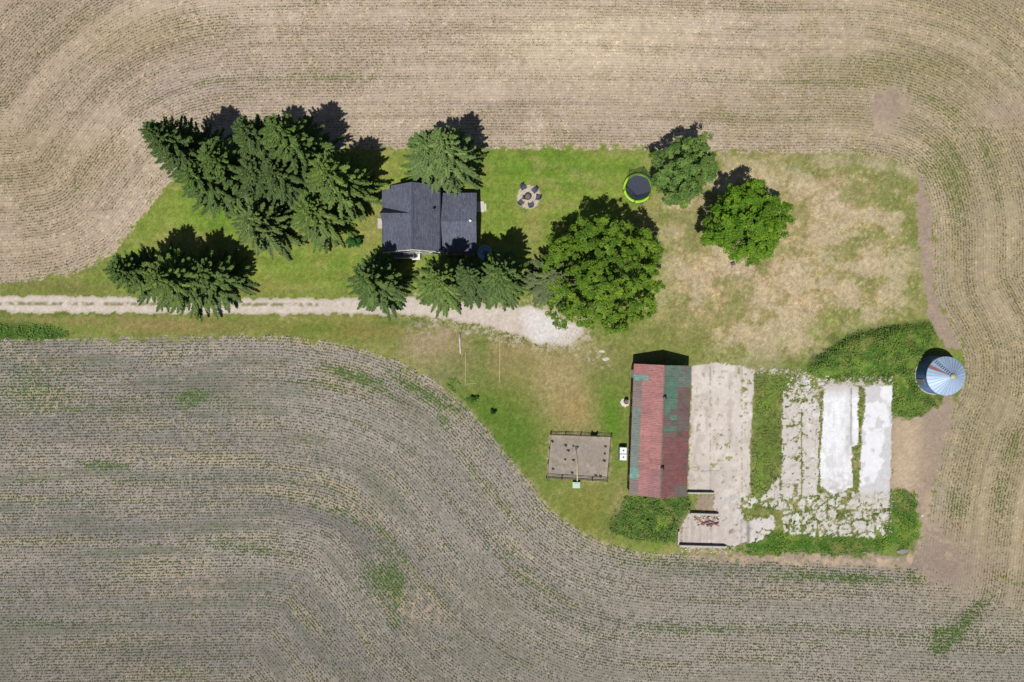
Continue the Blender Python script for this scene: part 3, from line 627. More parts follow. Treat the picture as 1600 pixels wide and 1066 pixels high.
spruce(354, 300, 12, 5.0, .62, 'wide low spruce at the lower left of the dense cluster over the lawn', 21)
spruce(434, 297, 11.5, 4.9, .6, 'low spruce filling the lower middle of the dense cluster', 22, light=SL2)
def broad_mesh(seed, Rx, Ry, Rz, cz, nclump, per, dark, light, lobes=9, csz=.55, leaf=.17, shell=.72, gap=.06, lobr=None, extra=()):
    """boughs (lobes) over an uneven ellipsoid, leaf clumps over each bough, leaves round each clump"""
    r = np.random.default_rng(seed); Rm = (Rx+Ry)/2; lobr = lobr or Rm*.27
    i = np.arange(lobes)+.5; ph = np.arccos(1-1.62*i/lobes); th = np.pi*(1+5**.5)*i
    D = np.stack([np.cos(th)*np.sin(ph), np.sin(th)*np.sin(ph), np.cos(ph)], 1)+r.normal(0, .12, (lobes, 3)); D /= np.linalg.norm(D, axis=1)[:, None]
    rad = (shell+.22*r.random(lobes)-.05)
    LC = D*rad[:, None]*np.array([Rx, Ry, Rz])+np.array([0, 0, cz]); LR = lobr*(.75+.5*r.random(lobes))
    for (ex_, ey_, ez_, er_) in extra: LC = np.vstack([LC, [ex_, ey_, ez_]]); LR = np.append(LR, er_)
    L = len(LC); per_l = max(4, int(nclump/L)); ctr = []; out = []; tone = []
    lt = r.random(L)
    for k in range(L):
        m = max(4, int(per_l*(LR[k]/lobr)**2)); d = r.normal(0, 1, (m, 3)); d[:, 2] = d[:, 2]*.8+.35; od = LC[k]-np.array([0, 0, cz]); d += od/np.linalg.norm(od)*.6; d /= np.linalg.norm(d, axis=1)[:, None]
        ctr.append(LC[k]+d*LR[k]*(.55+.5*r.random((m, 1)))*np.array([1, 1, .75])); out.append(d); tone.append(lt[k]*.45+.55*r.random(m))
    # sparse inner fill
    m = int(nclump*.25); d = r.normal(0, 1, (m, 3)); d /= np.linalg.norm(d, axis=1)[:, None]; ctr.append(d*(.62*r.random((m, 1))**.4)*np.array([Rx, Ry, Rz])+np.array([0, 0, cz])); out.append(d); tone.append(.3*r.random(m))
    ctr = np.concatenate(ctr); DD = np.concatenate(out); tone = np.concatenate(tone); n = len(ctr)
    ofs = r.normal(0, 1, (n, per, 3)); ofs /= np.linalg.norm(ofs, axis=2)[..., None]; ofs *= (r.random((n, per, 1))**.5)*csz*(.6+.7*r.random((n, 1, 1)))*np.array([1, 1, .55])
    Cc = (ctr[:, None]+ofs).reshape(-1, 3); m = len(Cc)
    nrm = (np.repeat(DD, per, 0)*.35+ofs.reshape(-1, 3)*.5/csz+r.normal(0, .4, (m, 3))+np.array([0, 0, .7])); nrm /= np.linalg.norm(nrm, axis=1)[:, None]
    a = r.normal(0, 1, (m, 3)); U = np.cross(nrm, a); U /= np.linalg.norm(U, axis=1)[:, None]; W = np.cross(nrm, U)
    s = leaf*(.55+.55*r.random(m))[:, None]
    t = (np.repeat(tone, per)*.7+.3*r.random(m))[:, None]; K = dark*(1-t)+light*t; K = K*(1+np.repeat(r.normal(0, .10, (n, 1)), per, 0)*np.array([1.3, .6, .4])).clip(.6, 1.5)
    V, Q, K = leaf_quads(Cc, U*s, W*s*.7, K); return np_mesh('crown', V, Q, K)
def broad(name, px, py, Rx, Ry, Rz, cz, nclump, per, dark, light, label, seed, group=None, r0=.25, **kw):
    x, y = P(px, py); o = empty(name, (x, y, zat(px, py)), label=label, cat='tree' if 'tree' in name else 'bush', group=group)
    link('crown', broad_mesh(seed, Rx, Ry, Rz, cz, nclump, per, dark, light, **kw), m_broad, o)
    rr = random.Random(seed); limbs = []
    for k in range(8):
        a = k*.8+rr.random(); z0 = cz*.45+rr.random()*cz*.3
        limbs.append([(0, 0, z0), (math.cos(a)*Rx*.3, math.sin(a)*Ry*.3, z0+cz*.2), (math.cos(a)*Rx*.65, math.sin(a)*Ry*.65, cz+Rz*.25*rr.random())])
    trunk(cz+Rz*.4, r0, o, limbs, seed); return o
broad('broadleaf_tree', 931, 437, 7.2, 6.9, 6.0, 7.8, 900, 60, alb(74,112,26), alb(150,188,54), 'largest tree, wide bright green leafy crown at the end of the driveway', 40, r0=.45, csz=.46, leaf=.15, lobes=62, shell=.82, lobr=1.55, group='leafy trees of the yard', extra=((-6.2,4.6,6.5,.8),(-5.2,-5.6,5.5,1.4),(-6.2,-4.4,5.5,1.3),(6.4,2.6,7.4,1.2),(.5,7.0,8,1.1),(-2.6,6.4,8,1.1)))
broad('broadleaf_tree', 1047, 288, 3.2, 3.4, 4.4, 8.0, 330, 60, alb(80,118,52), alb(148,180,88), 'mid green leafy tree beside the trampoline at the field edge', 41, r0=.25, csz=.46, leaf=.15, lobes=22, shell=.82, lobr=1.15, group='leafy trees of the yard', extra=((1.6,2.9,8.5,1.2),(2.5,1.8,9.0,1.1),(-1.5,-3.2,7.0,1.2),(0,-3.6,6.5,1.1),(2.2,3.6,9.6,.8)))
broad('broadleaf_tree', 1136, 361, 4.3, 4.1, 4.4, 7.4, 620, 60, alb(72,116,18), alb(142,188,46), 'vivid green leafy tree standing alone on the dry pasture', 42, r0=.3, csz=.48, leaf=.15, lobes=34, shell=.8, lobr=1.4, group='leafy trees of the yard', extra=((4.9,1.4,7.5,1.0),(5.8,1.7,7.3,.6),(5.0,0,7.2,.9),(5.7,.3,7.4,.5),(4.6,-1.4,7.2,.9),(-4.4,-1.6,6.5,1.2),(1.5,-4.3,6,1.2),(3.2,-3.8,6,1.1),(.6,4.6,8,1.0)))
broad('round_bush', 555, 379, 1.0, .9, 1.1, 1.2, 50, 50, alb(36,92,34), alb(70,140,60), 'small rounded dark green bush on the lawn left of the house', 43, r0=.06, csz=.3, leaf=.1, lobes=8, group=None)
broad('small_shrub', 771, 643, .35, .35, .35, .35, 16, 30, alb(34,70,26), alb(60,104,40), 'tiny dark shrub on the lawn beside the lower field', 44, r0=.03, csz=.18, leaf=.07, lobes=4)
broad('small_shrub', 741, 623, .55, .4, .4, .4, 22, 34, alb(54,104,28), alb(96,146,46), 'small bright shrub at the tip of the weedy field edge', 45, r0=.03, csz=.2, leaf=.08, lobes=5)

# ------------------------------------------------------------ house
def mat_shingle():
    m, t, b = mat_new('slate_shingles'); tc = N(t, 'ShaderNodeTexCoord')
    br = N(t, 'ShaderNodeTexBrick'); br.inputs['Scale'].default_value = 1; br.inputs['Mortar Size'].default_value = .012
    br.inputs['Brick Width'].default_value = .45; br.inputs['Row Height'].default_value = .22; br.inputs['Bias'].default_value = 0
    br.inputs['Color1'].default_value = (*alb(92,96,112), 1); br.inputs['Color2'].default_value = (*alb(112,116,132), 1); br.inputs['Mortar'].default_value = (*alb(64,68,80), 1)
    sep = N(t, 'ShaderNodeSeparateXYZ'); t.links.new(tc.outputs['Object'], sep.inputs[0])
    cmb = N(t, 'ShaderNodeCombineXYZ'); t.links.new(sep.outputs[1], cmb.inputs[0]); t.links.new(sep.outputs[0], cmb.inputs[1]); t.links.new(cmb.outputs[0], br.inputs['Vector'])
    t.links.new(vary(t, br.outputs['Color'], ((.6, .9, 1.1), (5, .88, 1.12))), b.inputs['Base Color'])
    b.inputs['Roughness'].default_value = .9; b.inputs['Specular IOR Level'].default_value = .25; bump(t, b, noise(t, 12, 4).outputs[0], .5, .03); return m
m_roof = mat_shingle()
m_siding = M_col('cream_siding', alb(214,206,186), ((2, .92, 1.06),), rough=.6)
m_white = M_col('white_paint', alb(240,240,240), ((4, .94, 1.04),), rough=.45)
m_glass = M_col('window_glass', alb(60,72,84), ((1, .9, 1.1),), rough=.08, spec=.8)
m_metalg = M_col('grey_metal', alb(150,152,156), ((5, .9, 1.1),), rough=.4, metal=.6)
m_black = M_col('black_metal', alb(40,42,48), ((5, .9, 1.1),), rough=.5)
hx, hy = -13.4, 16.6
ho = empty('farmhouse', (hx, hy, 0), label='farmhouse with dark slate grey roof, steep side gable and lower wing', cat='house')
def hv(*pts): return [(p[0]-hx, p[1]-hy, p[2]) for p in pts]
yS, yN = 12.15, 21.1; rx_, rz_ = -13.23, 6.5
sl_ = (6.5-4.2)/3.4
# walls
mb = MB(); wl, wr = -17.35, -10.15; ws, wn = 12.24, 20.7
zl = rz_-sl_*(rx_-wl)-.12; zr = rz_-sl_*(wr-rx_)-.12
A = [(wl,ws,-.1),(wr,ws,-.1),(wr,ws,zr),(rx_,ws,rz_-.15),(wl,ws,zl)]; B = [(x,wn,z) for x,_,z in A]
mb.add(hv(*A, *B), [(0,1,2,3,4),(9,8,7,6,5),(0,5,6,1),(1,6,7,2),(4,9,5,0),(2,7,8,3),(3,8,9,4)])
ws_, wn_ = 12.2, 20.2; az = 2.45; ax0, ax1 = -10.3, -5.15
A = [(ax1,ws_,-.1),(ax1,wn_,-.1),(ax1,wn_,az),(ax1,16.3,3.65),(ax1,ws_,az)]; B = [(ax0,y,z) for _,y,z in A]
mb.add(hv(*A, *B), [(0,1,2,3,4),(9,8,7,6,5),(0,5,6,1),(1,6,7,2),(4,9,5,0),(2,7,8,3),(3,8,9,4)])
mb.build('wall', m_siding, ho)
# main roof
mb = MB()
mb.slab(hv((rx_,yS,rz_),(-9.83,yS,4.2),(-9.83,yN,4.2),(rx_,yN,rz_)), .16)
mb.slab(hv((-16.45,yS,rz_-sl_*3.22),(rx_,yS,rz_),(rx_,yN,rz_),(-16.45,yN,rz_-sl_*3.22)), .16)
mb.slab(hv((-17.77,yS+.05,rz_-sl_*4.54),(-16.45,yS+.05,rz_-sl_*3.22),(-16.45,yN-.42,rz_-sl_*3.22),(-17.77,yN-.42,rz_-sl_*4.54)), .16)
rf = mb.build('roof', m_roof, ho)
mb = MB(); mb.box(rx_-hx-.12, rx_-hx+.12, yS-hy, yN-hy, rz_-.07, rz_+.035); mb.build('ridge_cap', M_col('ridge_cap', alb(78,82,96), rough=.9), rf)
# steep side gable: peak runs west from the main slope
gy0, hw, gz, gb = 17.0, 1.3, 6.3, 3.45
def main_z(x): return rz_-sl_*(rx_-x)
xr = rx_-(rz_-gz)/sl_           # where ridge dies into roof
mb = MB()
for sgn in (1, -1):
    # slope triangle strip from ridge to valley
    pts = [(-17.6,gy0,gz),(xr,gy0,gz),(-17.6,gy0+sgn*hw,main_z(-17.6))]
    pts = pts if sgn < 0 else [pts[0], pts[2], pts[1]]
    pts = [pts[0], pts[1], pts[2]]
    if sgn > 0: pts = [(-17.6,gy0,gz),(xr,gy0,gz),(-17.6,gy0+hw,main_z(-17.6)-.02)]
    else: pts = [(-17.6,gy0-hw,main_z(-17.6)-.02),(xr,gy0,gz),(-17.6,gy0,gz)]
    mb.slab(hv(*[(p[0],p[1],p[2]+.02) for p in pts]), .12)
mb.build('gable_roof', m_roof, ho)
mb = MB(); mb.add(hv((-17.38,gy0-hw*.9,3.3),(-17.38,gy0+hw*.9,3.3),(-17.38,gy0,gz-.15),(-16.2,gy0-hw*.9,3.3),(-16.2,gy0+hw*.9,3.3),(-16.2,gy0,gz-.15)), [(0,2,1),(3,4,5),(0,3,5,2),(1,2,5,4),(0,1,4,3)])
mb.build('gable_wall', m_siding, ho)
# wing roof
mb = MB()
mb.slab(hv((-9.98,16.3,3.8),(-4.88,16.3,3.8),(-4.88,20.5,2.55),(-9.98,20.5,2.55)), .14)
mb.slab(hv((-9.98,12.1,2.55),(-4.88,12.1,2.55),(-4.88,16.3,3.8),(-9.98,16.3,3.8)), .14)
wr_ = mb.build('wing_roof', m_roof, ho)
def vent(px, py, z, parent, mt, r=.09, hgt=.35):
    x, y = P(px, py, z); m = MB(); m.lathe([(r,z-.3),(r,z+hgt),(r*1.6,z+hgt),(r*1.6,z+hgt+.06),(0.01,z+hgt+.1)], 10, x-hx, y-hy); m.build('roof_vent', mt, parent)
vent(677, 327, 5.1, rf, m_black, .12, .3); vent(735, 346, 3.7, wr_, m_white, .11, .45)
# white trim: fascia and rakes
for (p, q) in (((rx_,yS-.03,rz_-.1),(-9.83,yS-.03,4.1)), ((rx_,yS-.03,rz_-.1),(-17.77,yS-.03,main_z(-17.77)-.1)), ((rx_,yN-.06,rz_-.12),(-9.83,yN-.06,4.08)), ((rx_,yN-.06,rz_-.12),(-16.45,yN-.06,main_z(-16.45)-.12))):
    mb = MB(); mb.tube(hv(p, q), .045, 4); mb.build('trim', m_white, ho)
m_gut = M_col('dark_gutter', alb(96,100,112), rough=.5)
for q in (((-9.80,yS,4.02),(-9.80,yN,4.02)), ((-17.80,yS,3.25),(-17.80,yN-.42,3.25))):
    mb = MB(); mb.tube(hv(*q), .05, 6); mb.build('gutter', m_gut, ho)
def window(x, y, z, w_, h_, ax):
    fr = MB(); pn = MB(); d = .05
    if ax == 'y': fr.box(x-w_/2-hx, x+w_/2-hx, y-d-hy, y+d-hy, z, z+h_); pn.box(x-w_/2+.08-hx, x+w_/2-.08-hx, y-d-.012-hy, y+d+.012-hy, z+.08, z+h_-.08)
    else: fr.box(x-d-hx, x+d-hx, y-w_/2-hy, y+w_/2-hy, z, z+h_); pn.box(x-d-.012-hx, x+d+.012-hx, y-w_/2+.08-hy, y+w_/2-.08-hy, z+.08, z+h_-.08)
    f_ = fr.build('window', m_white, ho); pn.build('pane', m_glass, f_)
for x in (-15.3, -12.9, -11.0): window(x, ws, 1.0, .9, 1.5, 'y')
for x in (-14.3, -12.2): window(x, ws, 3.7, .8, 1.2, 'y')
for x in (-8.6, -6.6): window(x, ws_, .9, .9, 1.1, 'y')
window(wl, 19.2, .9, .9, 1.4, 'x'); window(wl, 14.0, .9, .9, 1.4, 'x'); window(-17.38, 17.0, 3.6, .7, 1.2, 'x'); window(ax1, 14.2, .9, .9, 1.1, 'x')
for x in (-14.6, -12.0): window(x, wn, 1.0, .9, 1.4, 'y')
def door(x, y):
    m = MB(); m.box(x-.05-hx, x+.05-hx, y-.45-hy, y+.45-hy, .15, 2.2); d_ = m.build('door', m_white, ho)
    m = MB(); m.box(x-.1-hx, x+.1-hx, y+.3-hy, y+.36-hy, 1.05, 1.12); m.build('handle', m_black, d_)
door(ax1, 18.1); door(wl, 16.8)
mb = MB(); mb.box(-5.1-hx, -3.95-hx, 18.5-.2-hy, 20.1-.3-hy, -.05, .22); mb.box(-3.95-hx, -3.65-hx, 18.5-hy, 19.5-hy, -.05, .1); mb.build('step', M_col('pale_concrete', alb(214,208,200), rough=.9), ho)
mb = MB(); mb.box(-19.05-hx, -17.4-hx, 15.95-hy, 17.4-hy, -.05, .18); mb.build('step', M_col('pale_concrete', alb(206,196,184), rough=.9), ho)
# small porch along the lower wall
mb = MB(); mb.slab(hv((-16.8,11.55,2.15),(-13.6,11.55,2.15),(-13.6,12.23,2.4),(-16.8,12.23,2.4)), .1); mb.build('porch_roof', m_roof, ho)
mb = MB()
mb = None
for x in (-16.7, -15.2, -13.7):
    mb = MB(); mb.tube(hv((x,11.65,0),(x,11.65,2.06)), .05, 6); mb.build('porch_post', m_white, ho)
mb = MB(); mb.tube(hv((-16.8,11.52,2.12),(-13.6,11.52,2.12)), .05, 4); mb.build('porch_trim', m_white, ho)

# items beside the house
x, y = P(648, 399.5)
o = empty('garden_table', (x+.3, y-.3, 0), label='small white table outside the lower wall of the house', cat='table')
mb = MB(); mb.box(-.55,.55,-.4,.4,.68,.73); mb.build('tabletop', m_white, o)
for a in (-.48, .48):
    for b in (-.33, .33):
        mb = MB(); mb.tube([(a,b,0),(a,b,.68)], .03, 6); mb.build('leg', m_white, o)
# paddling pool
x, y = P(757.5, 396)
m_blue = M_col('blue_vinyl', alb(150,200,230), ((2, .9, 1.1),), rough=.4); m_water, t_, b_ = mat_new('pool_water')
b_.inputs['Base Color'].default_value = (*alb(110,180,220), 1); b_.inputs['Roughness'].default_value = .08; bump(t_, b_, noise(t_, 6, 2).outputs[0], .15)
o = empty('paddling_pool', (x, y, 0), label='round blue paddling pool in the shade beside the house wing', cat='pool')
mb = MB(); mb.lathe([(1.02,0),(1.06,.3),(1.08,.5),(1.0,.56),(.9,.5),(.86,.3),(.86,.1)], 12); mb.build('pool_wall', m_blue, o, smooth=True)
mb = MB(); mb.lathe([(.88,.34),(.5,.342),(.01,.343)], 24); mb.build('water', m_water, o)
mb = MB(); mb.lathe([(.4,.36),(.38,.40),(.3,.41),(.01,.405)], 20, .12, .02); mb.build('float_disc', M_col('dark_blue_vinyl', alb(54,110,170), rough=.4), o)

# ------------------------------------------------------------ fire pit and chairs
fx, fy = P(824.6, 307.8)
m_dark = M_col('dark_steel', alb(62,62,72), ((6, .8, 1.2),), rough=.6, metal=.3); m_chair = M_col('navy_chair_plastic', alb(74,80,104), ((5, .85, 1.15),), rough=.6)
m_ash = M_col('ash', alb(120,112,106), ((8, .7, 1.3),), rough=1)
o = empty('fire_pit', (fx, fy, zat(825, 308)), label='dark round metal fire pit in the middle of the gravel circle', cat='fire pit')
mb = MB(); mb.lathe([(.36,0),(.46,.32),(.52,.36),(.46,.38),(.4,.3),(.3,.12),(.01,.1)], 20); mb.build('bowl', m_dark, o, smooth=True)
mb = MB(); mb.lathe([(.38,.22),(.2,.26),(.01,.27)], 14); mb.build('ash', m_ash, o)
x, y = P(818.6, 308.4)
o = empty('log_pile', (x, y, 0), label='small dark pile of firewood left of the fire pit', cat='firewood')
for k in range(5):
    mb = MB(); a = (-.18+.09*k*1.0, -.3, .08+.1*(k % 2)); mb.tube([a, (a[0]+.05, .28, a[2])], .07, 7); mb.build('log', m_bark if k % 2 else m_dark, o)
def chair(px, py, ang, label):
    x, y = P(px, py); o = empty('garden_chair', (x, y, 0), ang, label=label, cat='chair', group='dark chairs round the fire pit'); kids = []
    for k in range(5):
        mb = MB(); 
    mb = MB()
    for k in range(5): mb.box(-.27+k*.11, -.18+k*.11, -.28, .26, .36, .39)
    mb.build('seat', m_chair, o)
    mb = MB(); T = Matrix.Rotation(R(-18), 4, 'X')
    for k in range(5): mb.box(-.27+k*.11, -.18+k*.11, -.02, .02, 0, .68, M=Matrix.Translation((0,.26,.34)) @ T)
    mb.build('backrest', m_chair, o)
    for s_ in (-1, 1):
        mb = MB(); mb.box(s_*.31-.06, s_*.31+.06, -.32, .3, .56, .59); mb.build('armrest', m_chair, o)
        mb = MB(); mb.box(s_*.31-.03, s_*.31+.03, -.28, -.22, 0, .56); mb.build('leg', m_chair, o)
        mb = MB(); mb.box(s_*.31-.03, s_*.31+.03, .22, .28, 0, .56); mb.build('leg', m_chair, o)
    return o
for (cx, cy, lb) in [(817.3,294.5,'dark chair at the upper left of the fire pit circle'),(834.8,299,'dark chair at the upper right of the fire pit circle'),(840,310,'dark chair on the right edge of the fire pit circle'),(829,321.5,'dark chair at the bottom of the fire pit circle'),(814,317.8,'dark chair at the lower left of the fire pit circle')]:
    x, y = P(cx, cy); chair(cx, cy, math.atan2(y-fy, x-fx)-math.pi/2, lb)

# ------------------------------------------------------------ trampoline
x, y = P(995.2, 296); m_lime = M_col('lime_pad', alb(168,224,40), ((2, .93, 1.05),), rough=.45); m_mat = M_col('jump_mat', alb(52,58,78), ((10, .9, 1.1),), rough=.7)
m_net, t_, b_ = mat_new('net_mesh'); b_.inputs['Base Color'].default_value = (*alb(50,84,66), 1); b_.inputs['Roughness'].default_value = .8
tb = N(t_, 'ShaderNodeBsdfTransparent'); mx = N(t_, 'ShaderNodeMixShader'); mx.inputs[0].default_value = .5
t_.links.new(tb.outputs[0], mx.inputs[1]); t_.links.new(b_.outputs[0], mx.inputs[2]); t_.links.new(mx.outputs[0], t_.nodes['Material Output'].inputs[0])
o = empty('trampoline', (x, y, 0), .25, label='round trampoline with lime green rim and netted enclosure', cat='trampoline')
mb = MB(); mb.lathe([(2.08,.84),(2.1,.9),(2.04,.93),(1.80,.93),(1.76,.9),(1.8,.87),(2.04,.85)], 48); mb.build('pad', m_lime, o, smooth=True)
mb = MB(); mb.lathe([(1.79,.89),(1.2,.88),(.01,.87)], 48); mb.build('jump_mat', m_mat, o)
mb = MB(); mb.lathe([(2.0,.80),(2.04,.83),(2.0,.86),(1.96,.83),(2.0,.80)], 40); mb.build('frame', m_metalg, o)
for k in range(3):
    a = k*2.094+.5; p = [(2*math.cos(a-.35),2*math.sin(a-.35),.82),(2*math.cos(a-.35),2*math.sin(a-.35),.03),(2*math.cos(a+.35),2*math.sin(a+.35),.03),(2*math.cos(a+.35),2*math.sin(a+.35),.82)]
    mb = MB(); mb.tube(p, .03, 6); mb.build('leg', m_metalg, o)
hexp = [(2.0*math.cos(k*math.pi/3), 2.0*math.sin(k*math.pi/3)) for k in range(6)]
for (a, b) in hexp:
    mb = MB(); mb.tube([(a*1.07,b*1.07,.3),(a*1.07,b*1.07,1.2),(a*1.04,b*1.04,3.0)], .035, 6); mb.build('pole', m_black, o)
mb = MB()
for k in range(6):
    a, b = hexp[k], hexp[(k+1) % 6]; n = 6
    for j in range(n):
        t0, t1 = j/n, (j+1)/n; sag = lambda t: 2.95-.2*math.sin(math.pi*t)
        p0 = (a[0]*(1-t0)+b[0]*t0, a[1]*(1-t0)+b[1]*t0); p1 = (a[0]*(1-t1)+b[0]*t1, a[1]*(1-t1)+b[1]*t1)
        q0 = [c_*1.79/max(1.79, math.hypot(*p0)) for c_ in p0]; q1 = [c_*1.79/max(1.79, math.hypot(*p1)) for c_ in p1]
        mb.add([(q0[0],q0[1],.95),(q1[0],q1[1],.95),(p1[0]*1.02,p1[1]*1.02,sag(t1)),(p0[0]*1.02,p0[1]*1.02,sag(t0))], [(0,1,2,3)])
mb.build('safety_net', m_net, o)
mb = MB()
for k in range(6):
    a, b = hexp[k], hexp[(k+1) % 6]; mb.tube([(a[0]*1.02,a[1]*1.02,2.95),((a[0]+b[0])*.485,(a[1]+b[1])*.5,2.78),(b[0]*1.02,b[1]*1.02,2.95)], .022, 5)
mb.build('net_rope', m_black, o)
mb = MB()
for k in (-.2, .2): mb.tube([(k+0,-2.1,.85),(k,-2.5,0)], .025, 6)
for z_ in (.25, .5): mb.box(-.2,.2,-2.45+z_*.45,-2.37+z_*.45,z_,z_+.03)
mb.build('ladder', m_metalg, o)

# ------------------------------------------------------------ barn
bx, by, br_ = 20.43, -12.27, R(-2.1)
o = barn = empty('barn', (bx, by, 0), br_, label='long barn with patched red and green metal roof', cat='barn')
BL, BW, ez, pz = 18.0, 7.95, 2.9, 4.6
def mat_barnroof():
    m, t, b = mat_new('barn_roof_metal'); c = vary(t, attr_col(t), ((.5, .92, 1.08), (2.5, .86, 1.14), (14, .9, 1.1)))
    tc = N(t, 'ShaderNodeTexCoord'); sep = N(t, 'ShaderNodeSeparateXYZ'); t.links.new(tc.outputs['Object'], sep.inputs[0])
    mu = N(t, 'ShaderNodeMath', operation='MULTIPLY', i_1=2*math.pi/.23); t.links.new(sep.outputs[1], mu.inputs[0])
    si = N(t, 'ShaderNodeMath', operation='SINE'); t.links.new(mu.outputs[0], si.inputs[0])
    # streaky rust along the slope
    mp = N(t, 'ShaderNodeMapping'); mp.inputs['Scale'].default_value = (.6, 5, .6); t.links.new(tc.outputs['Object'], mp.inputs[0])
    n1 = noise(t, 2.2, 5, mp.outputs[0]); mr = N(t, 'ShaderNodeMapRange'); mr.inputs[1].default_value = .48; mr.inputs[2].default_value = .68; mr.inputs[3].default_value = 0; mr.inputs[4].default_value = .75
    t.links.new(n1.outputs[0], mr.inputs[0]); mix = N(t, 'ShaderNodeMix', data_type='RGBA'); t.links.new(mr.outputs[0], mix.inputs[0]); t.links.new(c, mix.inputs[6]); mix.inputs[7].default_value = (*alb(104,74,72), 1)
    n2 = noise(t, .55, 6, rough=.7); m2 = N(t, 'ShaderNodeMapRange'); m2.inputs[1].default_value = .42; m2.inputs[2].default_value = .62; m2.inputs[3].default_value = 0; m2.inputs[4].default_value = .26
    t.links.new(n2.outputs[0], m2.inputs[0]); mixb = N(t, 'ShaderNodeMix', data_type='RGBA'); t.links.new(m2.outputs[0], mixb.inputs[0]); t.links.new(mix.outputs[2], mixb.inputs[6]); mixb.inputs[7].default_value = (*alb(138,112,106), 1)
    t.links.new(mixb.outputs[2], b.inputs['Base Color']); b.inputs['Roughness'].default_value = .55; b.inputs['Metallic'].default_value = .1; b.inputs['Specular IOR Level'].default_value = .35
    bump(t, b, si.outputs[0], .3, .02); return m
m_broof = mat_barnroof()
PINK = (182,122,120); RED = (142,96,94); TEAL = (96,142,122); GREY = (136,124,118); GTEAL = (118,136,126); BTEAL = (112,172,158)
def barn_col(side, u, v, rr):
    """side 0 west, 1 east; u 0..1 north->south; v 0..1 eave->ridge"""
    if side == 0:
        if .075 < u < .125 and v < .5: return BTEAL
        if .80 < u < .875 and v < .27: return BTEAL
        if v < .30:
            if u < .14: return PINK if u > .02 else (176,120,116)
            return GREY if u < .32 or u > .88 else GTEAL if (.35 < u < .8) else (128,132,124)
        c = np.array(PINK, float)
        if v > .62 and u > .78: c = np.array((160,110,114))
        return c*(.94+.1*rr.random())
    if v > .5:
        if u < .30: return TEAL if rr.random() < .97 else (104,128,112)
        if u < .55: return TEAL if rr.random() < .85-2.2*(u-.30) else (124,110,102)
        return RED if rr.random() < .85 else (156,104,98)
    if u < .16: return GTEAL
    if u < .42: return (128,106,102) if rr.random() < .85 else (122,120,112)
    if u < .5: return (122,114,106)
    if u > .9: return (118,112,106)
    return (146,94,92) if rr.random() < .8 else (120,98,92)
rr = random.Random(3); mb = MB(); npan = 24
for side in (0, 1):
    sg = -1 if side == 0 else 1
    segs = [0, .30, .62, 1] if side == 0 else [0, .26, .5, .76, 1]
    for i in range(npan):
        u0, u1 = i/npan, (i+1)/npan; y0 = BL/2-u0*BL; y1 = BL/2-u1*BL
        vv = segs if not (side == 0 and (1 <= i <= 2)) else [0, .5, 1]
        for j in range(len(vv)-1):
            v0, v1 = vv[j], vv[j+1]; lift = .012*j+.004*((i*7+j*3) % 3)
            f0 = lambda v: (sg*BW/2*(1-v), ez+(pz-ez)*v+lift)
            xa, za = f0(v0-.012 if j else v0); xb, zb = f0(v1)
            cc = alb(*barn_col(side, (u0+u1)/2, (v0+v1)/2, rr))*(.90+.18*rr.random())
            top = [(xa,y1+.004,za),(xb,y1+.004,zb),(xb,y0-.004,zb),(xa,y0-.004,za)]
            if sg > 0: top = [top[1], top[0], top[3], top[2]]
            mb.slab(top, .05, cc)
br = mb.build('roof', m_broof, barn)
mb = MB(); c0 = alb(120,108,92)
for i in range(12):
    y0 = -BL/2+i*BL/12+.01; y1 = y0+BL/12-.02; cc = alb(134,112,96) if i < 8 else alb(110,124,108)
    mb.add([(-.16,y0,pz-.01),(0,y0,pz+.07),(.16,y0,pz-.01),(-.16,y1,pz-.01),(0,y1,pz+.07),(.16,y1,pz-.01)], [(0,1,4,3),(1,2,5,4),(0,3,5,2),(0,2,1),(3,4,5)], cc)
mb.build('ridge_cap', m_broof, br)
for yv in (BL/2-4.35, BL/2-13.9):
    mb = MB(); mb.lathe([(.16,pz-.1),(.16,pz+.25),(.26,pz+.3),(.24,pz+.45),(.01,pz+.52)], 12, .05, yv); mb.build('roof_vent', m_black, br)
m_bwall = M_col('dark_red_boards', alb(104,52,44), ((1, .85, 1.15), (6, .8, 1.2)), rough=.85)
mb = MB(); iw = BW/2-.2; il = BL/2-.25; zw = ez+.04
A = [(-iw,-il,-.1),(iw,-il,-.1),(iw,-il,zw),(0,-il,pz-.09),(-iw,-il,zw)]; B = [(x_,il,z_) for x_,_,z_ in A]
mb.add(A+B, [(0,1,2,3,4),(9,8,7,6,5),(0,5,6,1),(1,6,7,2),(4,9,5,0),(2,7,8,3),(3,8,9,4)])
mb.build('wall', m_bwall, barn)
mb = MB()
for k in range(60): y_ = -il+.15+k*(2*il-.3)/59; mb.box(-iw-.03, -iw+.01, y_-.02, y_+.02, 0, ez-.12)
mb.build('wall_batten', m_bwall, barn)
def bdoor(y0, y1, z1, mt, nm='door', x=-1):
    mb = MB(); xx = x*(iw+.02); mb.box(min(xx, xx+x*.05), max(xx, xx+x*.05), y0, y1, .02, z1); d_ = mb.build(nm, mt, barn)
    mb = MB(); mb.box(min(xx+x*.04, xx+x*.09), max(xx+x*.04, xx+x*.09), y0+.15, y0+.2, 1, 1.25); mb.build('handle', m_black, d_)
bdoor(7.0, 8.1, 2.1, m_white); bdoor(-1.2, 1.4, 2.5, m_bwall); bdoor(-6, -3.5, 2.5, m_bwall, x=1)
mb = MB(); mb.box(-1.5, 1.5, il, il+.06, .02, 2.5); mb.build('door', m_bwall, barn)
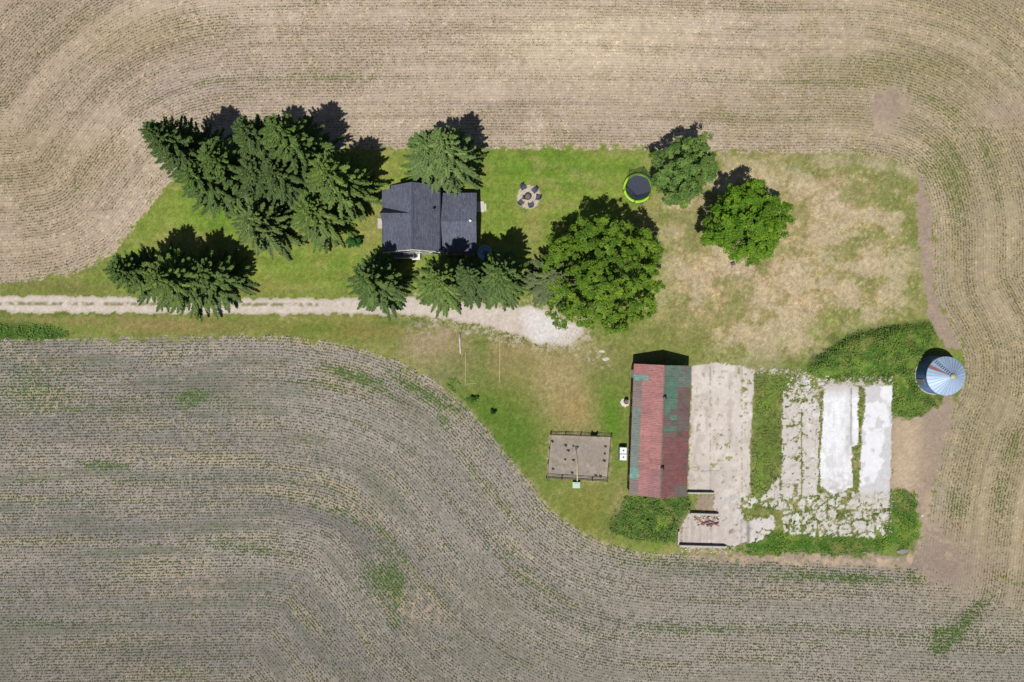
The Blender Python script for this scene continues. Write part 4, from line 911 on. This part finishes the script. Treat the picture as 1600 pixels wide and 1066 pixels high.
for y_ in (4.5, 2.6, -3.5, -7):
    mb = MB(); mb.box(-iw-.05, -iw+.02, y_-.4, y_+.4, 1.2, 1.9); f_ = mb.build('window', m_white, barn); mb = MB(); mb.box(-iw-.07, -iw, y_-.33, y_+.33, 1.27, 1.83); mb.build('pane', m_glass, f_)
# tote tanks
m_tank = M_col('white_plastic', alb(236,240,244), ((3, .95, 1.03),), rough=.35); m_cage = M_col('galvanised', alb(170,172,176), rough=.4, metal=.6)
for i, (py_, lb) in enumerate(((702.3, 'white caged water tote against the barn, nearer the bin end'), (712.6, 'white caged water tote against the barn, the lower of the two'))):
    x, y = P(977.2, py_, 0); o = empty('water_tote', (x-.45, y, 0), R(-2), label=('upper' if i == 0 else 'lower')+' of the two white caged water totes against the barn', cat='water tank', group='white water totes beside the barn')
    mb = MB(); mb.box(-.5,.5,-.44,.44,.14,1.05); 
    tk = mb.build('tank', m_tank, o); md = tk.modifiers.new('b', 'BEVEL'); md.width = .07; md.segments = 3
    mb = MB(); mb.lathe([(.11,1.04),(.11,1.09),(.01,1.10)], 16); mb.build('lid', m_black, o)
    mb = MB()
    for z_ in (.2, .45, .7, .95): mb.tube([(-.53,-.47,z_),(.53,-.47,z_),(.53,.47,z_),(-.53,.47,z_),(-.53,-.47,z_)], .011, 4)
    for k in range(6):
        a = -.53+k*.212; mb.tube([(a,-.47,.12),(a,-.47,1.06)], .011, 4); mb.tube([(a,.47,.12),(a,.47,1.06)], .011, 4)
    for k in range(1, 5):
        a = -.47+k*.188; mb.tube([(-.53,a,.12),(-.53,a,1.06)], .011, 4); mb.tube([(.53,a,.12),(.53,a,1.06)], .011, 4)
    mb.build('cage', m_cage, o)
    mb = MB(); mb.box(-.55,.55,-.47,.47,.09,.13)
    for a in (-.45, 0, .45): mb.box(a-.07,a+.07,-.47,.47,0,.09)
    mb.build('pallet', m_dark, o)
# burn barrel on its ash ring
x, y = P(977.3, 627.5)
o = empty('burn_barrel', (x, y, 0), label='rusty barrel standing in a white ash ring beside the barn', cat='barrel')
m_rust = M_col('rust', alb(140,100,92), ((6, .7, 1.3),), rough=.85)
mb = MB(); mb.lathe([(.29,0),(.30,.28),(.315,.3),(.30,.32),(.30,.56),(.315,.58),(.30,.6),(.30,.85),(.32,.87),(.28,.87),(.27,.7),(.27,.5)], 24); mb.build('drum', m_rust, o, smooth=True)
mb = MB(); mb.lathe([(.275,.72),(.15,.75),(.01,.76)], 16); mb.build('ash', m_ash, o)
mb = MB(); rr = random.Random(5); n = 40
vs = [(0, 0, .07)]+[((.52+.2*rr.random())*math.cos(k*2*math.pi/n), (.52+.2*rr.random())*math.sin(k*2*math.pi/n), .05) for k in range(n)]
vs += [(a*1.06, b*1.06, -.08) for a, b, _ in vs[1:]]
fs = [(0, 1+k, 1+(k+1) % n) for k in range(n)]+[(1+k, 1+n+k, 1+n+(k+1) % n, 1+(k+1) % n) for k in range(n)]
mb.add([(a+x-.1, b+y-.15, c+zat(977, 628)) for a, b, c in vs], fs); mb.build('ash_ring', M_col('white_ash', alb(226,218,208), ((5, .8, 1.1),), rough=1), kind='structure', label='white ash patch under the barrel', cat='ash')

# ------------------------------------------------------------ grain bin
x, y = P(1459, 586.2); Rb_, wz, cz_ = 2.62, 2.75, 4.15
o = bn = empty('grain_bin', (x, y, 0), label='round galvanised grain bin with ribbed cone roof', cat='grain bin')
m_galv = M_attr('galvanised_sheet', ((.8, .93, 1.07), (6, .94, 1.06)), rough=.5, spec=.5); m_galv.node_tree.nodes['Principled BSDF'].inputs['Metallic'].default_value = .12
GB = alb(176,200,228)
mb = MB(); prof = []; nb = 26
for i in range(nb*4+1):
    z_ = wz*i/(nb*4); prof.append((Rb_+.018*math.sin(i*math.pi/2), z_))
mb.lathe(prof, 72, col=alb(104,134,178)); wl_ = mb.build('wall', m_galv, bn, smooth=True)
nr = 30
mb = MB()
for k in range(nr):
    a0 = 2*math.pi*k/nr; a1 = 2*math.pi*(k+1)/nr; am = (a0+a1)/2; ro = Rb_+.08; ri = .28
    col = GB*(.95+.1*random.Random(k).random())
    if abs(((am - R(146)+math.pi) % (2*math.pi))-math.pi) < .1: col = alb(164,112,102)
    mb.add([(ro*math.cos(a0),ro*math.sin(a0),wz-.03),(ro*math.cos(a1),ro*math.sin(a1),wz-.03),(ri*math.cos(a1),ri*math.sin(a1),cz_),(ri*math.cos(a0),ri*math.sin(a0),cz_)], [(0,1,2,3)], col)
cr_ = mb.build('roof', m_galv, bn)
mb = MB()
for k in range(nr):
    a = 2*math.pi*k/nr; ro = Rb_+.1; mb.tube([(ro*math.cos(a),ro*math.sin(a),wz-.01),(.28*math.cos(a),.28*math.sin(a),cz_+.02)], .02, 4, col=alb(150,172,204))
mb.build('roof_rib', m_galv, cr_)
mb = MB(); mb.lathe([(.3,cz_-.05),(.3,cz_+.12),(.36,cz_+.14),(.2,cz_+.26),(.01,cz_+.3)], 20, col=alb(198,188,130)); mb.build('cap', m_galv, bn)
mb = MB(); aL = R(128)
def rp(r_, da): 
    z_ = wz+(cz_-wz)*(Rb_+.08-r_)/(Rb_-.2)+.08; return (r_*math.cos(aL)-da*math.sin(aL), r_*math.sin(aL)+da*math.cos(aL), z_)
for i in range(8): q = .6+i*.26; mb.tube([rp(q, -.2), rp(q, .2)], .03, 5, col=alb(110,124,150))
mb.tube([rp(.5, -.2), rp(2.6, -.2)], .02, 5, col=alb(120,134,160)); mb.build('roof_ladder', m_galv, bn)
mb = MB()
for s_ in (-.2, .2): mb.tube([((Rb_+.14)*math.cos(aL)-s_*math.sin(aL), (Rb_+.14)*math.sin(aL)+s_*math.cos(aL), .3), ((Rb_+.14)*math.cos(aL)-s_*math.sin(aL), (Rb_+.14)*math.sin(aL)+s_*math.cos(aL), wz)], .02, 5, col=alb(140,150,160))
for i in range(8): z_ = .4+i*.3; mb.tube([((Rb_+.14)*math.cos(aL)+.2*math.sin(aL), (Rb_+.14)*math.sin(aL)-.2*math.cos(aL), z_), ((Rb_+.14)*math.cos(aL)-.2*math.sin(aL), (Rb_+.14)*math.sin(aL)+.2*math.cos(aL), z_)], .015, 5, col=alb(140,150,160))
mb.build('ladder', m_galv, bn)
mb = MB(); mb.lathe([(Rb_+.15,-.1),(Rb_+.15,.1),(Rb_-.05,.1)], 48, col=alb(190,184,176)); mb.build('foundation', m_conc, bn)
mb = MB(); T = Matrix.Rotation(R(200), 4, 'Z'); mb.box(Rb_-.02, Rb_+.06, -.4, .4, .3, 1.9, col=alb(150,150,160), M=T); mb.build('door', m_galv, bn)

# ------------------------------------------------------------ fenced pen
m_wood = M_col('pale_fence_wood', alb(150,142,126), ((4, .8, 1.15),), rough=.9); m_dwood = M_col('dark_fence_wood', alb(84,76,68), ((4, .8, 1.2),), rough=.9)
corners = [P(860,677.8), P(954.5,681), P(948.5,750.8), P(854,745.3)]
fcx = sum(p[0] for p in corners)/4; fcy = sum(p[1] for p in corners)/4
fo = empty('pen_fence', (fcx, fcy, 0), label='low rail fence around the bare dirt pen', cat='fence')
FH = 1.0
for e in range(4):
    a = Vector((*corners[e], 0)); b = Vector((*corners[(e+1) % 4], 0)); n = 4 if e % 2 == 0 else 3
    a -= Vector((fcx, fcy, 0)); b -= Vector((fcx, fcy, 0))
    for k in range(n):
        p = a.lerp(b, k/n); mb = MB(); mb.box(p.x-.06, p.x+.06, p.y-.06, p.y+.06, -.1, FH+.05); mb.build('post', m_dwood, fo)
    d = (b-a).normalized(); ang = math.atan2(d.y, d.x); L = (b-a).length
    mb = MB(); T = Matrix.Translation(a) @ Matrix.Rotation(ang, 4, 'Z')
    mb.box(0, L, -.075, -.035, FH-.12, FH, M=T); mb.box(0, L, -.075, -.035, .06, .14, M=T)
    if e % 2 == 0: mb.box(0, L, -.075, -.035, .5, .56, M=T)
    mb.build('rail', m_dwood if e % 2 == 0 else m_wood, fo)
    mb = MB(); step_ = .3; q = 0
    while q < L: mb.box(q-.006, q+.006, -.062, -.052, .1, FH-.1, M=T); q += step_
    mb.build('wire', m_metalg, fo)
g0 = Vector((*P(923.5,680),0)); g1 = Vector((*P(932,680.4),0))
mb = MB()
for p in (g0, g1): mb.box(p.x-fcx-.09, p.x-fcx+.09, p.y-fcy-.09, p.y-fcy+.09, -.1, 1.25)
mb.build('gate_post', m_dwood, fo)
mb = MB(); p = g0-Vector((fcx, fcy, 0)); mb.box(p.x+.1, p.x+.68, p.y-.03, p.y+.03, .1, .95); mb.build('gate', m_dwood, fo)
# pole and green box
m_cream = M_col('cream_pole', alb(222,208,172), ((3, .92, 1.05),), rough=.5)
o = empty('long_pole', (*P(901,726), 0), label='long cream pole lying from the pen out over the lower fence to the green box', cat='pole')
a = P(900.2,702); b = P(902,752,1.1); c_ = P(901,726)
mb = MB(); mb.tube([(a[0]-c_[0],a[1]-c_[1],.12),(.02,0,.62),(b[0]-c_[0],b[1]-c_[1],1.12)], [.06,.065,.075], 10); mb.build('pole_shaft', m_cream, o, smooth=True)
mb = MB(); mb.box(a[0]-c_[0]-.16, a[0]-c_[0]+.16, a[1]-c_[1]-.05, a[1]-c_[1]+.4, 0.02, .2); mb.build('pole_foot', m_black, o)
x, y = P(900, 757)
o = empty('green_box', (x, y, 0), R(-1), label='pale green box standing just outside the lower pen fence', cat='box')
m_pg = M_col('pale_green_plastic', alb(158,196,172), ((3, .9, 1.08),), rough=.5)
mb = MB(); mb.box(-.5,.5,-.38,.38,0,.5); bd = mb.build('box_body', m_pg, o); md = bd.modifiers.new('b', 'BEVEL'); md.width = .04; md.segments = 2
mb = MB(); mb.box(-.54,.54,-.42,.42,.5,.56); mb.box(-.3,.3,-.22,.22,.56,.6); ld = mb.build('lid', M_col('pale_green_lid', alb(178,212,190), ((3, .9, 1.08),), rough=.5), o); md = ld.modifiers.new('b', 'BEVEL'); md.width = .02; md.segments = 2
# plants in the pen
spots = [(884,696),(896,697),(888,704),(902,698),(946,698),(944,720),(863,690),(864,733),(883,718),(896,719),(938,744),(894,739),(931,743),(945,709)]
for i, (a, b) in enumerate(spots):
    x, y = P(a, b); r_ = random.Random(i); s_ = .08+.10*r_.random()
    o = empty('garden_plant', (x, y, zat(a, b)), label='small low plant growing in the bare dirt pen', cat='plant', group='small plants in the dirt pen')
    o['label'] = 'small dark low plant growing in the bare dirt of the fenced pen'
    link('leaves', broad_mesh(500+i, s_, s_, s_*.8, s_*.7, 8, 16, alb(84,92,66), alb(124,128,96), csz=.1, leaf=.06, lobes=3), m_broad, o)
    mb = MB(); mb.tube([(0,0,-.02),(0,0,s_)], .012, 5); mb.build('stem', m_bark, o)

# ------------------------------------------------------------ low walls, rubble, bits
m_cw = M_col('old_concrete_wall', alb(196,188,178), ((2, .85, 1.1), (9, .9, 1.1)), rough=.9, bstr=.3)
def wall(x0, y0, x1, y1, h_, th, label):
    a = Vector((*P(x0, y0), 0)); b = Vector((*P(x1, y1), 0)); c_ = (a+b)/2; d = b-a; L = d.length; rr = random.Random(int(x0+y0))
    o = empty('concrete_wall', c_, math.atan2(d.y, d.x), label=label, cat='wall', group='low concrete walls below the barn')
    n = max(3, int(L/.35)); mb = MB(); hs = [h_*(1-.12*rr.random()) for _ in range(n+1)]; hs[-1] *= .8
    vs = []; fs = []
    for i in range(n+1):
        x = -L/2+L*i/n; j = .015*rr.uniform(-1, 1); vs += [(x, -th/2+j, -.1), (x, th/2+j, -.1), (x, th/2+j, hs[i]), (x, -th/2+j, hs[i])]
    for i in range(n):
        a_ = i*4; fs += [(a_, a_+4, a_+7, a_+3), (a_+1, a_+2, a_+6, a_+5), (a_+2, a_+3, a_+7, a_+6), (a_, a_+1, a_+5, a_+4)]
    fs += [(0, 3, 2, 1), (4*n, 4*n+1, 4*n+2, 4*n+3)]
    mb.add(vs, fs); mb.build('wall_body', m_cw, o)
    mb = MB(); mb.box(-L/2+.02, L/2-.3, -th/2-.03, th/2+.03, h_+.002, h_+.06); mb.build('coping', m_cw, o); return o
wall(1073, 769, 1115, 769.5, .65, .16, 'low concrete wall at the foot of the tan pad beside the barn corner')
wall(1077, 801.5, 1122, 803, .65, .2, 'middle low concrete wall between the bare earth pit and the rubble')
wall(1060, 851.5, 1134, 853.5, .6, .2, 'longest low concrete wall along the bottom edge of the stained floor')
wall(1059.5, 829, 1058.8, 850, .5, .18, 'short side wall at the left end of the stained floor')
def rock(mb, x, y, z, s, rr, col=None):
    n = 7; vs = []; 
    for (f_, zz) in ((.75, -.2), (1, .25), (.6, .6)):
        for k in range(n): a = 6.283*k/n+rr.random()*.4; q = s*f_*(.75+.4*rr.random()); vs.append((x+q*math.cos(a), y+q*.8*math.sin(a), z+zz*s*(.8+.4*rr.random())))
    fs = [tuple(range(n))[::-1], tuple(range(2*n, 3*n))]
    for l in range(2):
        for k in range(n): k2 = (k+1) % n; fs.append((l*n+k, l*n+k2, (l+1)*n+k2, (l+1)*n+k))
    mb.add(vs, fs, col)
m_rock = M_attr('rubble', ((4, .8, 1.2),), rough=.95, bstr=.3)
rr = random.Random(9)
def rubble(poly, n, smin, smax, cols, label, name='rubble'):
    mb = MB(); xs = [p[0] for p in poly]; ys = [p[1] for p in poly]; c = 0
    while c < n:
        px = rr.uniform(min(xs), max(xs)); py = rr.uniform(min(ys), max(ys))
        if not inpoly(np.array([px]), np.array([py]), poly)[0]: continue
        x, y = P(px, py); rock(mb, x, y, zat(px, py), rr.uniform(smin, smax), rr, alb(*rr.choice(cols))); c += 1
    return mb.build(name, m_rock, label=label, cat='rubble', kind='stuff')
rubble([(1080,805),(1122,803),(1124,822),(1092,822)], 120, .06, .22, [(200,190,180),(150,110,92),(176,150,130),(110,96,86),(220,214,206)], 'broken concrete and brick rubble below the middle low wall')
rubble([(1065,854),(1150,855),(1140,866),(1060,862)], 90, .04, .16, [(206,190,172),(190,170,150),(220,210,196)], 'pale stones scattered below the longest low wall')
rubble([(1180,576),(1260,577),(1262,588),(1180,584)], 90, .04, .14, [(206,200,188),(190,182,170)], 'small pale stones along the top of the weedy strip')
rubble([(1228,588),(1300,588),(1282,625),(1240,628)], 160, .05, .17, [(210,206,196),(190,184,174),(220,216,190)], 'pale concrete chunks among weeds above the cracked strip')
rubble([(1285,590),(1395,588),(1394,604),(1288,604)], 110, .05, .15, [(200,192,182),(184,172,158)], 'pale stones along the top of the white concrete strips')
rubble([(855,537),(908,508),(914,520),(895,545),(865,545)], 120, .03, .12, [(214,208,200),(196,188,176)], 'loose pale gravel stones at the end of the driveway')
rubble([(1385,765),(1397,765),(1392,840),(1383,840)], 50, .05, .16, [(200,194,188),(180,170,158)], 'broken edge stones right of the cracked paving')
for (px, py, s, lb, cc) in [(1410,861,.75,'large flat grey boulder at the lower right edge of the concrete weeds',(150,146,142)),(941,549,.4,'pale stone on the worn grass above the barn, the left one',(214,204,190)),(947,561,.5,'pale stone on the worn grass above the barn, the right one',(214,204,190)),(1441,806,.2,'small white stone on the dirt track beside the crop rows',(226,220,214))]:
    x, y = P(px, py); mb = MB(); rock(mb, 0, 0, 0, s, rr, alb(*cc)); q = mb.build('boulder', m_rock, label=lb, cat='stone'); q.location = (x, y, zat(px, py)); q.scale = (1.2, .8, .5)
# boards on rubble
for i, (x0, y0, x1, y1, w_) in enumerate([(1094,819,1108,815,.1),(1103,821,1122,817,.09),(1106,813,1120,819,.08)]):
    a = Vector((*P(x0, y0), .22)); b = Vector((*P(x1, y1), .3)); d = b-a; mb = MB(); mb.box(-d.length/2, d.length/2, -w_, w_, 0, .04)
    q = mb.build('rusty_board', m_rust, label=['short rusty board at the left of the rubble','rusty board crossing the lower edge of the rubble','rusty board slanting down across the rubble'][i], cat='board', group='boards lying on the rubble'); q.location = (a+b)/2; q.rotation_euler = (0, 0, math.atan2(d.y, d.x))
# pale log
x, y = P(718.5, 537); mb = MB(); mb.tube([(-.05,1.45,.13),(.0,.5,.14),(.02,-.4,.13),(.12,-1.4,.12)], [.13,.16,.14,.12], 9)
q = mb.build('fallen_log', M_col('bleached_wood', alb(206,192,184), ((3, .75, 1.15),), rough=.9, bstr=.4), label='pale bleached log lying upright in the grass below the driveway', cat='log', smooth=True); q.location = (x, y, 0)
m_pipe = M_col('pale_pipe', alb(206,200,150), rough=.5)
for (a, b, lb) in [((781,533),(780.5,598),'long thin pale pipe lying on the grass, the right one'),((727,551),(727,602),'long thin pale pipe lying on the grass, the left one'),((728,600),(745,598.5),'short thin pale pipe at the foot of the left long one')]:
    p0 = Vector((*P(*a), .06)); p1 = Vector((*P(*b), .06)); c_ = (p0+p1)/2; mb = MB(); mb.tube([p0-c_, (p0-c_)*.3+Vector((.03,0,0)), p1-c_], .035, 7); q = mb.build('thin_pipe', m_pipe, label=lb, cat='pipe', group='thin pipes on the grass'); q.location = c_
# small folding chair on the pasture
x, y = P(1144.5, 413); o = empty('folding_stool', (x, y, 0), .4, label='small purple grey stool below the lone vivid tree on the pasture', cat='stool')
m_pur = M_col('faded_purple', alb(112,84,104), rough=.7); mb = MB(); mb.box(-.28,.28,-.2,.2,.42,.46); mb.build('seat', m_pur, o)
for s_ in (-1, 1):
    mb = MB(); mb.tube([(s_*.26,-.35,0),(s_*.26,.2,.42)], .025, 6); mb.build('leg', m_pur, o); mb = MB(); mb.tube([(s_*.23,.35,0),(s_*.23,-.2,.42)], .025, 6); mb.build('leg', m_pur, o)
